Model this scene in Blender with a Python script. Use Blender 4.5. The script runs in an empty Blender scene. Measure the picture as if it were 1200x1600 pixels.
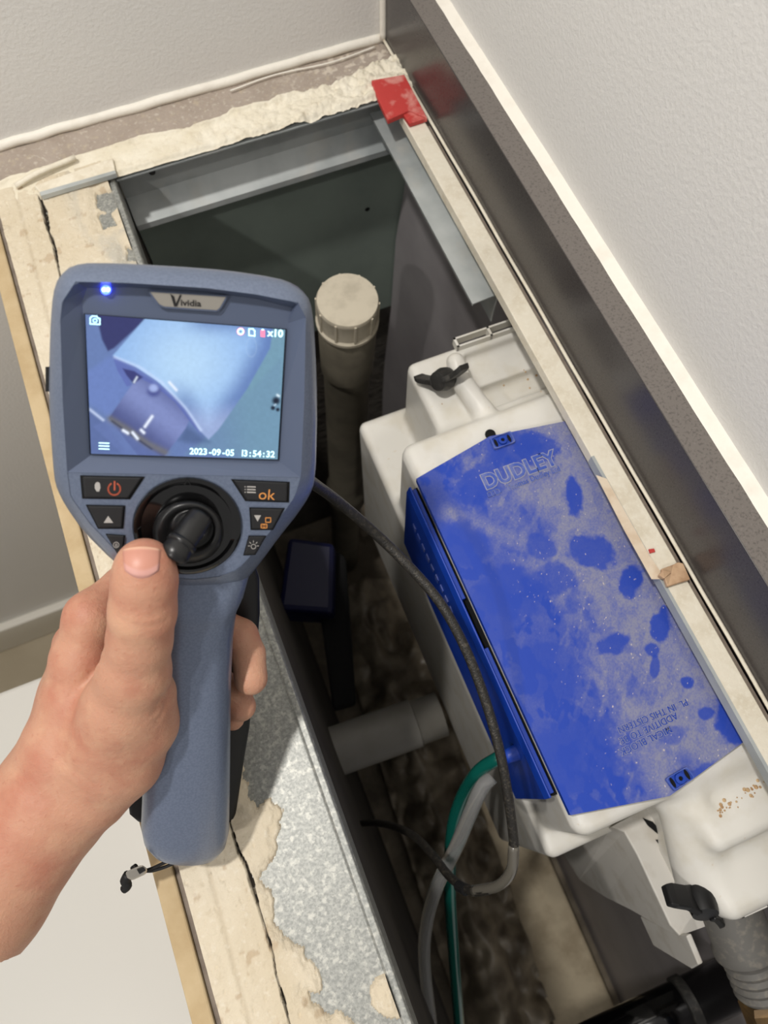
import bpy, bmesh, math, random
import numpy as np
from mathutils import Vector, Matrix
random.seed(7); RNG = np.random.default_rng(7)
SC = bpy.context.scene
COL = SC.collection

# ------------------------------------------------------------------ camera
H = .46                                   # camera height above the top of the boxed-in ledge
F = 1155.; YAW = math.radians(22); PIT = math.radians(68.8)
_h = np.array([math.sin(YAW), math.cos(YAW), 0]); CR = np.array([math.cos(YAW), -math.sin(YAW), 0]); _z = np.array([0, 0, 1.])
CF = math.cos(PIT)*_h - math.sin(PIT)*_z; CU = math.sin(PIT)*_h + math.cos(PIT)*_z
cam = bpy.data.cameras.new('camera'); camo = bpy.data.objects.new('camera', cam); COL.objects.link(camo)
cam.sensor_fit = 'VERTICAL'; cam.sensor_height = 36; cam.lens = F/1600*36; cam.clip_start = .01
camo.matrix_world = Matrix(((CR[0], CU[0], -CF[0], 0), (CR[1], CU[1], -CF[1], 0), (CR[2], CU[2], -CF[2], H), (0, 0, 0, 1)))
cam.dof.use_dof = True; cam.dof.focus_distance = .40; cam.dof.aperture_fstop = 12
SC.camera = camo

# ------------------------------------------------------------------ light
W = bpy.data.worlds.new('world'); SC.world = W; W.use_nodes = True
W.node_tree.nodes['Background'].inputs[0].default_value = (1, .975, .945, 1)
W.node_tree.nodes['Background'].inputs[1].default_value = .36
def lamp(name, loc, power, size, col):
    l = bpy.data.lights.new(name, 'AREA'); l.shape = 'DISK'; l.size = size; l.energy = power; l.color = col
    o = bpy.data.objects.new(name, l); COL.objects.link(o); o.location = loc; return o
lamp('ceiling_downlight', (-.30, .22, 1.38), 11.5, .075, (1, .965, .92))
lamp('ceiling_downlight', (-1.0, -.55, 1.38), 7.5, .075, (1, .965, .92))
VS = SC.view_settings
VS.view_transform = 'Standard'; VS.look = 'None'; VS.exposure = 0.15; VS.gamma = 1; VS.use_curve_mapping = False

# ------------------------------------------------------------------ measuring helpers (photo pixels -> places in the room)
CAM = np.array([0, 0, H])
def ray(x, y): return CF*F + CR*(x-600) + CU*(800-y)
def Pz(x, y, z):
    d = ray(x, y); return CAM + d*((z-H)/d[2])
def Pa(x, y, k, v):
    d = ray(x, y); return CAM + d*((v-CAM[k])/d[k])
def Pd(x, y, dep): return CAM + ray(x, y)*dep/F
def proj(V):
    q = V-CAM; d = q@CF
    return 600+F*(q@CR)/d, 800-F*(q@CU)/d
# plane of the front of the inspection camera
_r1 = np.array([0.9656, 0.0125, 0.2597]); _r2 = np.array([-0.1105, 0.9182, 0.3805]); _r1 /= np.linalg.norm(_r1)
_r2 = _r2-_r1*(_r1@_r2); _r2 /= np.linalg.norm(_r2); _n = np.cross(_r1, _r2)
def c2w(c): return CR*c[0]-CU*c[1]+CF*c[2]
DO = c2w(np.array([-0.0748, -0.0458, 0.282])); DX = c2w(_r1); DY = -c2w(_r2); DN = -c2w(_n)
def D(x, y, w=0.):
    d = ray(x, y); return CAM + d*(((DO+DN*w)@DN)/(d@DN))
def ppm(P): return F/((P-CAM)@CF)          # pixels per metre at P

# ------------------------------------------------------------------ noise and drawing fields
_lat = RNG.random((256, 256))
def vnoise(x, y):
    xi = np.floor(x).astype(int); yi = np.floor(y).astype(int); fx = x-xi; fy = y-yi
    fx = fx*fx*(3-2*fx); fy = fy*fy*(3-2*fy)
    a = _lat[xi % 256, yi % 256]; b = _lat[(xi+1) % 256, yi % 256]; c = _lat[xi % 256, (yi+1) % 256]; d = _lat[(xi+1) % 256, (yi+1) % 256]
    return (a*(1-fx)+b*fx)*(1-fy)+(c*(1-fx)+d*fx)*fy
def fbm(x, y, o=4):
    s = 0; a = .5
    for k in range(o): s = s+a*vnoise(x*2**k+17*k, y*2**k+31*k); a *= .5
    return s/(1-.5**o)
def polysd(x, y, poly):
    """signed distance to polygon, negative inside"""
    P = np.array(poly, float); n = len(P); d = np.full(np.shape(x), 1e18); ins = np.zeros(np.shape(x), bool)
    for i in range(n):
        a = P[i]; b = P[(i+1) % n]; e = b-a; wx = x-a[0]; wy = y-a[1]
        t = np.clip((wx*e[0]+wy*e[1])/(e@e+1e-12), 0, 1)
        d = np.minimum(d, (wx-e[0]*t)**2+(wy-e[1]*t)**2)
        c = ((a[1] > y) != (b[1] > y)); 
        with np.errstate(divide='ignore', invalid='ignore'):
            ins ^= c & (x < (b[0]-a[0])*(y-a[1])/(b[1]-a[1]+1e-12)+a[0])
    return np.where(ins, -1, 1)*np.sqrt(d)
def linesd(x, y, pts):
    d = np.full(np.shape(x), 1e18)
    for a, b in zip(pts[:-1], pts[1:]):
        a = np.array(a, float); b = np.array(b, float); e = b-a; wx = x-a[0]; wy = y-a[1]
        t = np.clip((wx*e[0]+wy*e[1])/(e@e+1e-12), 0, 1); d = np.minimum(d, (wx-e[0]*t)**2+(wy-e[1]*t)**2)
    return np.sqrt(d)
def sst(a, b, x):
    t = np.clip((x-a)/(b-a), 0, 1); return t*t*(3-2*t)
def lin(c):
    c = np.array(c, float)/255.; return np.where(c <= .04045, c/12.92, ((c+.055)/1.055)**2.4)

# ------------------------------------------------------------------ materials
def new_mat(name):
    m = bpy.data.materials.new(name); m.use_nodes = True; nt = m.node_tree; return m, nt, nt.nodes['Principled BSDF']
def sockmix(nt, a, b, fac):
    x = nt.nodes.new('ShaderNodeMix'); x.data_type = 'RGBA'
    for s, v in ((x.inputs[6], a), (x.inputs[7], b)):
        if isinstance(v, (tuple, list, np.ndarray)): s.default_value = (*v[:3], 1)
        else: nt.links.new(v, s)
    if isinstance(fac, (int, float)): x.inputs[0].default_value = fac
    else: nt.links.new(fac, x.inputs[0])
    return x.outputs[2]
def noise(nt, scale, detail=4, rough=.55, lo=.4, hi=.6, stretch=None):
    tc = nt.nodes.new('ShaderNodeTexCoord'); n = nt.nodes.new('ShaderNodeTexNoise')
    n.inputs['Scale'].default_value = scale; n.inputs['Detail'].default_value = detail; n.inputs['Roughness'].default_value = rough
    src = tc.outputs['Object']
    if stretch:
        mp = nt.nodes.new('ShaderNodeMapping'); mp.inputs['Scale'].default_value = stretch; nt.links.new(src, mp.inputs[0]); src = mp.outputs[0]
    nt.links.new(src, n.inputs['Vector'])
    r = nt.nodes.new('ShaderNodeMapRange'); r.inputs[1].default_value = lo; r.inputs[2].default_value = hi
    nt.links.new(n.outputs['Fac'], r.inputs[0]); return r.outputs[0], n.outputs['Fac']
def mat(name, rgb, rough=.5, metal=0., layers=(), bump=(), spec=.5, coat=0., trans=0., sss=0., emit=None, ior=1.45, stretch=None, alpha=1.):
    m, nt, p = new_mat(name); c = lin(rgb); col = None
    for (rgb2, scale, lo, hi, amt) in layers:
        f, _ = noise(nt, scale, lo=lo, hi=hi, stretch=stretch)
        mu = nt.nodes.new('ShaderNodeMath'); mu.operation = 'MULTIPLY'; mu.inputs[1].default_value = amt; nt.links.new(f, mu.inputs[0])
        col = sockmix(nt, tuple(c) if col is None else col, tuple(lin(rgb2)), mu.outputs[0])
    if col is None: p.inputs['Base Color'].default_value = (*c, 1)
    else: nt.links.new(col, p.inputs['Base Color'])
    p.inputs['Roughness'].default_value = rough; p.inputs['Metallic'].default_value = metal
    p.inputs['Specular IOR Level'].default_value = spec; p.inputs['Coat Weight'].default_value = coat; p.inputs['Coat Roughness'].default_value = .08
    p.inputs['Transmission Weight'].default_value = trans; p.inputs['IOR'].default_value = ior; p.inputs['Alpha'].default_value = alpha
    if sss:
        p.inputs['Subsurface Weight'].default_value = sss; p.inputs['Subsurface Radius'].default_value = (1, .35, .2); p.inputs['Subsurface Scale'].default_value = .0025
    if emit: p.inputs['Emission Color'].default_value = (*lin(emit[0]), 1); p.inputs['Emission Strength'].default_value = emit[1]
    last = None
    for (scale, strength, dist) in bump:
        _, f = noise(nt, scale, detail=3)
        b = nt.nodes.new('ShaderNodeBump'); b.inputs['Strength'].default_value = strength; b.inputs['Distance'].default_value = dist
        nt.links.new(f, b.inputs['Height'])
        if last: nt.links.new(last, b.inputs['Normal'])
        last = b.outputs[0]
    if last: nt.links.new(last, p.inputs['Normal'])
    return m
def attr_mat(name, rough=.8, bump=(), layers=(), spec=.3, emit=0., rough_attr=False):
    """colour comes from the mesh's own colour layer (dust, plaster, print), plus fine grain"""
    m, nt, p = new_mat(name); a = nt.nodes.new('ShaderNodeAttribute'); a.attribute_name = 'col'; col = a.outputs['Color']
    for (rgb2, scale, lo, hi, amt) in layers:
        f, _ = noise(nt, scale, lo=lo, hi=hi)
        mu = nt.nodes.new('ShaderNodeMath'); mu.operation = 'MULTIPLY'; mu.inputs[1].default_value = amt; nt.links.new(f, mu.inputs[0])
        col = sockmix(nt, col, tuple(lin(rgb2)), mu.outputs[0])
    nt.links.new(col, p.inputs['Base Color']); p.inputs['Roughness'].default_value = rough; p.inputs['Specular IOR Level'].default_value = spec
    if emit:
        p.inputs['Base Color'].default_value = (0, 0, 0, 1); nt.links.remove(p.inputs['Base Color'].links[0])
        nt.links.new(col, p.inputs['Emission Color']); p.inputs['Emission Strength'].default_value = emit
    last = None
    for (scale, strength, dist) in bump:
        _, f = noise(nt, scale, detail=3); b = nt.nodes.new('ShaderNodeBump'); b.inputs['Strength'].default_value = strength; b.inputs['Distance'].default_value = dist
        nt.links.new(f, b.inputs['Height'])
        if last: nt.links.new(last, b.inputs['Normal'])
        last = b.outputs[0]
    if last: nt.links.new(last, p.inputs['Normal'])
    return m
M = dict(
    paint=mat('matt_white_wall_paint', (224, 222, 218), .75, bump=((330, .35, .0012), (900, .15, .0005)), spec=.25),
    caulk=mat('white_sealant', (236, 231, 220), .6, layers=(((214, 206, 192), 60, .5, .75, .4),), bump=((150, .3, .002),)),
    quartz=mat('dark_grey_quartz', (70, 66, 65), .24, layers=(((50, 47, 47), 700, .53, .66, .6), ((104, 99, 96), 900, .6, .72, .6)), spec=.4),
    quartz_edge=mat('grey_quartz_sawn_edge', (112, 106, 101), .5, layers=(((78, 73, 70), 600, .52, .66, .6), ((136, 129, 123), 900, .6, .72, .5))),
    galv=mat('galvanised_steel', (156, 157, 152), .46, .35, layers=(((124, 126, 123), 520, .42, .6, .7), ((190, 189, 181), 330, .52, .66, .7)), bump=((500, .1, .0006),)),
    galv_dull=mat('dull_galvanised_track', (186, 190, 189), .5, .2, layers=(((136, 142, 143), 14, .4, .65, .7), ((190, 186, 176), 40, .55, .8, .5))),
    mdf=mat('tan_fibre_board', (194, 173, 137), .85, layers=(((172, 147, 108), 40, .4, .65, .6),), bump=((500, .2, .001),)),
    grout=mat('grey_adhesive', (140, 128, 116), .9, layers=(((112, 100, 90), 90, .4, .65, .7),), bump=((250, .4, .002),)),
    ledge_cream=mat('dusty_cream_board', (226, 218, 200), .85, layers=(((204, 192, 168), 70, .45, .7, .6), ((232, 226, 210), 300, .5, .65, .5)), bump=((400, .3, .001),)),
    green=mat('green_moisture_board', (138, 150, 141), .7, layers=(((112, 122, 116), 8, .4, .65, .6),)),
    greysheet=mat('grey_lining_sheet', (156, 151, 152), .5, layers=(((134, 129, 131), 9, .4, .65, .7),)),
    voidwall=mat('raw_block', (92, 86, 78), .9, layers=(((60, 56, 52), 16, .4, .65, .7),), bump=((60, .5, .01),)),
    concrete=mat('dirty_screed', (150, 138, 120), .9, layers=(((96, 88, 76), 12, .4, .62, .8),), bump=((45, .6, .01),)),
    plank=mat('pale_floor_batten', (214, 199, 170), .8, layers=(((172, 154, 126), 22, .42, .65, .7),), bump=((70, .4, .004),)),
    film=mat('crumpled_clear_film', (170, 158, 138), .3, layers=(((118, 107, 92), 20, .4, .6, .8),), spec=.6),
    vinyl=mat('beige_vinyl', (190, 178, 155), .7, layers=(((170, 157, 133), 9, .4, .65, .5),)),
    skirting=mat('white_skirting', (226, 222, 212), .45),
    gloss_white=mat('white_laminate', (206, 204, 198), .35),
    red=mat('red_plastic_shim', (190, 62, 58), .6, layers=(((216, 150, 140), 70, .5, .66, .8),), bump=((120, .25, .002),)),
    white_plastic=mat('dusty_white_plastic', (222, 219, 211), .38, layers=(((206, 199, 182), 38, .46, .68, .6), ((196, 172, 136), 150, .70, .78, .7))),
    bracket=mat('grey_white_plastic', (206, 202, 194), .5, layers=(((180, 172, 158), 40, .5, .7, .6),)),
    blue=mat('blue_plastic', (16, 58, 160), .42, layers=(((30, 70, 168), 30, .45, .7, .5),)),
    blue_emboss=mat('blue_plastic_lettering', (58, 84, 170), .5, layers=(((128, 134, 172), 120, .45, .62, .5),)),
    dusty_emboss=mat('dusty_letter_edge', (150, 154, 180), .7, layers=(((164, 160, 166), 150, .45, .62, .6),)),
    shade_board=mat('painted_shade_board', (70, 64, 57), .95, layers=(((48, 44, 40), 12, .4, .65, .7),)),  # dark tone holds the shade of the front wall's inner face
    worn=mat('worn_pinkish_filler', (220, 204, 182), .85, layers=(((202, 178, 150), 90, .42, .62, .6),)),
    black=mat('black_plastic', (20, 20, 21), .42),
    black_dust=mat('dusty_black_plastic', (46, 45, 43), .5, layers=(((92, 88, 82), 160, .52, .7, .5),)),
    hole=mat('deep_black', (4, 4, 5), .9),
    pipe=mat('grey_waste_pipe', (136, 133, 127), .45, layers=(((114, 110, 101), 18, .42, .66, .6),)),
    pipe_dark=mat('dusty_grey_pipe', (112, 106, 92), .6, layers=(((88, 83, 72), 25, .42, .66, .7),)),
    cap=mat('dusty_pipe_cap', (196, 187, 168), .75, layers=(((172, 163, 145), 60, .45, .65, .7),)),
    blue_dark=mat('dark_blue_plastic', (8, 12, 54), .5),
    green_tube=mat('green_translucent_tube', (12, 88, 78), .15, spec=.6, coat=.4),
    clear_tube=mat('clear_tube', (190, 190, 188), .12, trans=.68, ior=1.15),
    smoke_sleeve=mat('smoky_clear_sleeve', (92, 88, 80), .12, spec=.7, coat=.4),
    fleck=mat('brown_dirt', (196, 168, 130), .9, layers=(((160, 122, 82), 300, .42, .6, .8),)),
    brass=mat('tarnished_brass', (124, 98, 62), .5, .5, layers=(((84, 68, 48), 90, .4, .6, .7),)),
    pvc_grey=mat('grey_threaded_plastic', (98, 96, 92), .6, layers=(((128, 122, 112), 200, .5, .68, .6),)),
    blue_pipe=mat('blue_water_pipe', (70, 120, 176), .45),
    card=mat('torn_brown_card', (196, 164, 132), .85, layers=(((160, 124, 92), 90, .42, .62, .7),)),
    shell=mat('metallic_slate_blue_paint', (116, 127, 149), .33, .42, layers=(((105, 116, 138), 900, .4, .6, .8),), coat=.12),
    recess=mat('slate_bezel', (82, 92, 114), .42, .15),
    silver=mat('brushed_silver', (192, 186, 176), .3, .85),
    ink=mat('black_ink', (18, 16, 18), .6),
    button=mat('black_rubber_button', (27, 27, 29), .6, bump=((1500, .15, .0003),)),
    glossblack=mat('gloss_black_plastic', (6, 6, 7), .12, coat=.5),
    rubber=mat('black_rubber_boot', (22, 22, 23), .34),
    ico_grey=mat('grey_icon_ink', (168, 164, 160), .6), ico_red=mat('dull_red_icon_ink', (176, 84, 60), .6), ico_or=mat('orange_icon_ink', (206, 138, 72), .6),
    led=mat('lit_blue_lamp', (60, 80, 255), .3, emit=((50, 70, 255), 9)),
    led_core=mat('lit_blue_lamp_core', (160, 180, 255), .3, emit=((170, 195, 255), 6)),
    scr_text=mat('lit_cyan_pixels', (190, 240, 250), .5, emit=((186, 240, 250), 1.0)),
    scr_red=mat('lit_red_pixels', (230, 110, 140), .5, emit=((226, 110, 140), .9)),
    scr_dark=mat('lit_dark_pixels', (20, 40, 70), .5, emit=((24, 52, 84), .8)),
    skin=mat('skin', (190, 142, 117), .48, layers=(((172, 106, 86), 34, .46, .66, .6), ((206, 164, 134), 55, .5, .7, .5), ((166, 96, 74), 420, .62, .74, .4)), bump=((1300, .3, .0006), (420, .35, .0009)), sss=.22, spec=.4),
    nail=attr_mat('thumbnail', .42, spec=.4),
    cord=mat('black_braided_cord', (16, 16, 17), .6),
    tube=mat('black_braided_tube', (38, 36, 33), .38, layers=(((84, 78, 68), 500, .52, .66, .55),), bump=((1100, .5, .001),)),
    plaster=attr_mat('broken_plaster', .88, bump=((350, .5, .0016), (90, .35, .004)), layers=(((194, 180, 154), 150, .56, .72, .4), ((230, 224, 210), 260, .56, .72, .35))),
    dustlid=attr_mat('blue_plastic_with_dust', .45, bump=((900, .12, .0004),), spec=.4),
    screen=attr_mat('lit_screen', .4, emit=1.0),
)
# braided metal look on the far white wall etc. needs no more

# ------------------------------------------------------------------ mesh helpers
class MB:
    def __init__(s): s.v = []; s.f = []
    def add(s, V, Fc):
        n = len(s.v); s.v += [tuple(map(float, p)) for p in V]; s.f += [tuple(i+n for i in f) for f in Fc]; return s
    def box(s, x0, x1, y0, y1, z0, z1):
        return s.add([(x, y, z) for z in (z0, z1) for y in (y0, y1) for x in (x0, x1)], [(0, 2, 3, 1), (4, 5, 7, 6), (0, 1, 5, 4), (2, 6, 7, 3), (0, 4, 6, 2), (1, 3, 7, 5)])
    def prism(s, top, bot):
        n = len(top); return s.add(list(top)+list(bot), [tuple(range(n)), tuple(range(2*n-1, n-1, -1))]+[(i, i+n, (i+1) % n+n, (i+1) % n) for i in range(n)])
    def loft(s, rings, cap0=True, cap1=True, closed=True):
        n = len(rings[0]); V = [p for r in rings for p in r]; Fc = []
        for k in range(len(rings)-1):
            for i in range(n if closed else n-1): Fc.append((k*n+i, k*n+(i+1) % n, (k+1)*n+(i+1) % n, (k+1)*n+i))
        if cap0: Fc.append(tuple(range(n-1, -1, -1)))
        if cap1: Fc.append(tuple((len(rings)-1)*n+i for i in range(n)))
        return s.add(V, Fc)
    def tube(s, path, rad, n=12, sub=6, caps=True):
        P = spline(path, sub) if sub > 1 else np.array(path, float)
        rr = np.interp(np.linspace(0, 1, len(P)), np.linspace(0, 1, len(rad)), rad) if np.ndim(rad) else np.full(len(P), rad)
        T = np.gradient(P, axis=0); T /= np.linalg.norm(T, axis=1)[:, None]+1e-12
        up = np.array([0, 0, 1.]) if abs(T[0][2]) < .9 else np.array([1., 0, 0]); rings = []
        a = np.cross(T[0], up); a /= np.linalg.norm(a)
        for p, t, r in zip(P, T, rr):
            a = a-t*(a@t); a /= np.linalg.norm(a); b = np.cross(t, a)
            rings.append([p+r*(a*math.cos(q)+b*math.sin(q)) for q in np.linspace(0, 2*math.pi, n, endpoint=False)])
        return s.loft(rings, caps, caps)
    def lathe(s, base, axis, prof, n=32):
        base = np.array(base, float); t = np.array(axis, float); t /= np.linalg.norm(t)
        up = np.array([1., 0, 0]) if abs(t[0]) < .9 else np.array([0, 1., 0]); a = np.cross(t, up); a /= np.linalg.norm(a); b = np.cross(t, a)
        return s.loft([[base+t*h+r*(a*math.cos(q)+b*math.sin(q)) for q in np.linspace(0, 2*math.pi, n, endpoint=False)] for r, h in prof])
def spline(P, sub=6):
    P = np.array(P, float); Q = np.vstack([2*P[0]-P[1], P, 2*P[-1]-P[-2]]); out = []
    for i in range(1, len(Q)-2):
        for t in np.linspace(0, 1, sub, endpoint=False):
            a, b, c, d = Q[i-1:i+3]; out.append(.5*((2*b)+(-a+c)*t+(2*a-5*b+4*c-d)*t*t+(-a+3*b-3*c+d)*t**3))
    out.append(P[-1]); return np.array(out)
def origin_of(o):
    p = Vector((0, 0, 0))
    while o: p = p+o.location; o = o.parent
    return p
def obj(name, mb, m, parent=None, smooth=False, bevel=0., seg=2, kind=None, label=None, colors=None, auto=None):
    V, Fc = (mb.v, mb.f) if isinstance(mb, MB) else mb
    V = np.array(V, float)
    if parent is None: o0 = Vector((float(V[:, 0].mean()), float(V[:, 1].mean()), float(V[:, 2].min())))
    else: o0 = origin_of(parent)
    me = bpy.data.meshes.new(name); me.from_pydata((V-np.array(o0)).tolist(), [], [tuple(int(i) for i in f) for f in Fc]); me.validate(); me.update()
    if isinstance(mb, MB):
        bm = bmesh.new(); bm.from_mesh(me); bmesh.ops.recalc_face_normals(bm, faces=bm.faces); bm.to_mesh(me); bm.free()
    if colors is not None:
        at = me.color_attributes.new('col', 'FLOAT_COLOR', 'POINT'); c = np.ones((len(me.vertices), 4), np.float32); c[:, :3] = colors[:len(me.vertices)]; at.data.foreach_set('color', c.ravel())
    if smooth or auto:
        me.polygons.foreach_set('use_smooth', [True]*len(me.polygons))
        if auto: me.set_sharp_from_angle(angle=math.radians(auto))
    me.materials.append(M[m]); o = bpy.data.objects.new(name, me); COL.objects.link(o)
    if parent is None: o.location = o0
    else: o.parent = parent
    if bevel:
        b = o.modifiers.new('bevel', 'BEVEL'); b.width = bevel; b.segments = seg; b.limit_method = 'ANGLE'; b.angle_limit = math.radians(35)
    if kind: o['kind'] = kind
    if label: o['label'] = label
    return o
def thing(name, loc, label, cat, group=None):
    o = bpy.data.objects.new(name, None); COL.objects.link(o); o.location = tuple(map(float, loc)); o.empty_display_size = .02; tag(o, label, cat, group); return o
def tag(o, label, cat, group=None):
    o['label'] = label; o['category'] = cat
    if group: o['group'] = group
    return o
def struct(name, mb, m, **k): return obj(name, mb, m, kind='structure', **k)
def grid(nx, ny, fn):
    """fn(U,V) -> positions; returns verts, faces"""
    U, V = np.meshgrid(np.linspace(0, 1, nx), np.linspace(0, 1, ny), indexing='ij'); P = fn(U, V).reshape(-1, 3)
    i, j = np.meshgrid(np.arange(nx-1), np.arange(ny-1), indexing='ij'); a = (i*ny+j).ravel()
    return P, np.stack([a, a+ny, a+ny+1, a+1], 1)
def text(name, s, size, org, xd, yd, m, parent, extrude=.0003, shear=0., bold=0., align='LEFT', sx=1.):
    cu = bpy.data.curves.new(name, 'FONT'); cu.body = s; cu.size = 1; cu.shear = shear; cu.offset = bold; cu.align_x = align; cu.resolution_u = 3
    t = bpy.data.objects.new(name, cu); COL.objects.link(t); dg = bpy.context.evaluated_depsgraph_get(); me = bpy.data.meshes.new_from_object(t.evaluated_get(dg))
    V = np.array([v.co[:] for v in me.vertices]); Fc = [tuple(p.vertices) for p in me.polygons]; bpy.data.objects.remove(t); bpy.data.curves.remove(cu); bpy.data.meshes.remove(me)
    xd = np.array(xd, float); yd = np.array(yd, float); n = np.cross(xd, yd); n /= np.linalg.norm(n); org = np.array(org, float)
    A = org+V[:, :1]*size*sx*xd+V[:, 1:2]*size*yd; k = len(A)
    VV = np.vstack([A+n*extrude, A]); ec = {}
    for f in Fc:
        for a, b in zip(f, f[1:]+f[:1]): ec[(a, b)] = 1
    FF = list(Fc)+[(a, a+k, b+k, b) for (a, b) in ec if (b, a) not in ec]
    return obj(name, (VV, FF), m, parent)
def sdf_mesh(fn, lo, hi, h):
    """continuous skin of a distance field (surface nets)"""
    lo = np.array(lo); n = np.ceil((np.array(hi)-lo)/h).astype(int)+1
    ax = [(lo[k]+h*np.arange(n[k])).astype(np.float32) for k in range(3)]
    G = np.stack(np.meshgrid(*ax, indexing='ij'), -1); Fv = fn(G.reshape(-1, 3)).reshape(n)
    S = Fv < 0; nx, ny, nz = n-1
    acc = np.zeros((nx, ny, nz, 3), np.float32); cnt = np.zeros((nx, ny, nz), np.float32)
    cs = [(i, j, k) for i in (0, 1) for j in (0, 1) for k in (0, 1)]
    cut = lambda A, c: A[c[0]:c[0]+nx, c[1]:c[1]+ny, c[2]:c[2]+nz]
    for a in cs:
        for k in range(3):
            if a[k]: continue
            b = list(a); b[k] = 1; fa = cut(Fv, a); fb = cut(Fv, b); x = cut(S, a) != cut(S, b)
            t = np.where(x, fa/np.where(x, fa-fb, 1), 0)
            for q in range(3): acc[..., q] += np.where(x, (t if q == k else a[q]), 0)
            cnt += x
    act = cnt > 0; idx = np.full((nx, ny, nz), -1); idx[act] = np.arange(act.sum())
    base = np.stack(np.nonzero(act), 1); V = lo+h*(base+acc[act]/cnt[act][:, None]); Q = []
    for k in range(3):
        a = [slice(0, n[q]) for q in range(3)]; b = list(a); a[k] = slice(0, n[k]-1); b[k] = slice(1, n[k])
        sa = S[tuple(a)]; x = sa != S[tuple(b)]; I = np.stack(np.nonzero(x), 1); o1, o2 = [q for q in range(3) if q != k]
        I = I[(I[:, o1] > 0) & (I[:, o2] > 0) & (I[:, o1] < n[o1]-1) & (I[:, o2] < n[o2]-1)]
        def at(d1, d2):
            J = I.copy(); J[:, o1] -= d1; J[:, o2] -= d2; return idx[J[:, 0], J[:, 1], J[:, 2]]
        q4 = np.stack([at(1, 1), at(0, 1), at(0, 0), at(1, 0)], 1); fl = sa[I[:, 0], I[:, 1], I[:, 2]]
        if k == 1: fl = ~fl
        q4[~fl] = q4[~fl][:, ::-1]; Q.append(q4)
    Q = np.vstack(Q); return V, Q[(Q >= 0).all(1)]
def smin(a, b, k):
    h = np.clip(.5+.5*(b-a)/k, 0, 1); return b*(1-h)+a*h-k*h*(1-h)
def sd_rbox(P, x0, x1, y0, y1, z0, z1, r):
    c = np.array([(x0+x1)/2, (y0+y1)/2, (z0+z1)/2], np.float32); hf = np.array([(x1-x0)/2-r, (y1-y0)/2-r, (z1-z0)/2-r], np.float32)
    q = np.abs(P-c)-hf; return np.sqrt((np.maximum(q, 0)**2).sum(1))+np.minimum(q.max(1), 0)-r
def sd_cone(P, a, ra, b, rb):
    a = np.array(a, np.float32); e = np.array(b, np.float32)-a; w = P-a; t = np.clip(w@e/(e@e+1e-12), 0, 1)
    return np.sqrt(((w-t[:, None]*e)**2).sum(1))-(ra+(rb-ra)*t)

# ================================================================== SETTING
XO, XI = -.1365, -.027          # boxed-in front wall: outer and inner face
YF = .587                       # far wall
XL, XU, XB, XW = .2147, .2361, .2553, .2632   # right ledge edge, upstand front, upstand back, right wall
ZF = -1.10; ZU = .0667; YN = -.60
struct('floor', MB().box(-1.6, .5, YN-.6, .8, ZF-.05, ZF), 'vinyl')
struct('wall_far', MB().box(-1.6, .40, YF, YF+.08, ZF, 1.2), 'paint')
struct('wall_right', MB().box(XW, XW+.08, YN, YF, .02, 1.2), 'paint')
bb = struct('baseboard_far', MB().box(-1.6, XO, YF-.018, YF, ZF, -.985), 'skirting', bevel=.004)
wf = struct('wall_front', MB().box(XO+.012, XI-.006, YN, YF, ZF, -.013), 'paint')
obj('facing_board', MB().box(XO, XO+.0115, YN, YF-.005, ZF, -.004), 'mdf', wf, bevel=.0012)
obj('adhesive_line', MB().box(XO+.0118, XO+.0165, YN, YF-.02, -.03, -.0065), 'grout', wf)
# galvanised stud forming the inner half of the ledge: top web, rolled lip, return flange
st = MB().loft([[(x, y, z) for x, z in ((XO+.03, -.002), (XI-.006, -.002), (XI-.0045, -.0005), (XI-.001, -.0005), (XI, -.003), (XI, -.045), (XI-.0012, -.045), (XI-.0012, -.004), (XI-.006, -.0035), (XO+.03, -.0035))] for y in (YN, .535)])
obj('steel_stud', st, 'galv', wf, bevel=.0005)
obj('shade_lining', MB().box(XI-.0058, XI-.0014, YN, .55, ZF, -.02), 'shade_board', wf)  # dark sheet added to paint shade onto the inner face below the stud
# plaster left on the ledge: a broken skin with cracks, holes and torn edges
crack = [(60, 300), (72, 335), (78, 365), (86, 385), (95, 430), (150, 600), (360, 1282), (366, 1305), (374, 1330), (386, 1352), (398, 1392), (412, 1440), (428, 1490), (432, 1520), (444, 1560), (456, 1610)]
bare = [(180, 280), (215, 395), (250, 720), (300, 900), (352, 1000), (370, 1180), (386, 1240), (400, 1264), (418, 1248), (441, 1264), (438, 1287), (428, 1310), (432, 1330), (408, 1362), (403, 1378), (425, 1392), (428, 1412), (421, 1440), (440, 1462), (470, 1482), (486, 1505), (502, 1535), (496, 1552), (478, 1550), (492, 1570), (510, 1588), (535, 1580), (560, 1610), (700, 1700), (700, 1100), (300, 280)]
spot = [(577, 1545), (585, 1530), (605, 1520), (618, 1530), (624, 1552), (628, 1572), (632, 1592), (615, 1592), (592, 1584), (580, 1568)]
fleck = [[(150, 300), (182, 296), (190, 318), (170, 332), (150, 325)], [(152, 335), (170, 330), (184, 352), (160, 358)], [(198, 385), (212, 392), (218, 410), (196, 405)]]
far_ok = [(178, 262), (222, 420), (300, 640), (420, 960), (-400, 960), (-400, 150), (150, 150)]
nx, ny = 150, 620
def led(U, V):
    x = XO+.0165+U*(XI-.0055-XO-.0165); y = -.20+V*(.535+.20); return np.stack([x, y, np.zeros_like(x)], -1)
P, Fc = grid(nx, ny, led); px, py = proj(P); x, y = P[:, 0], P[:, 1]
n1 = fbm(x*60, y*60); n2 = fbm(x*260+9, y*260)
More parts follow.
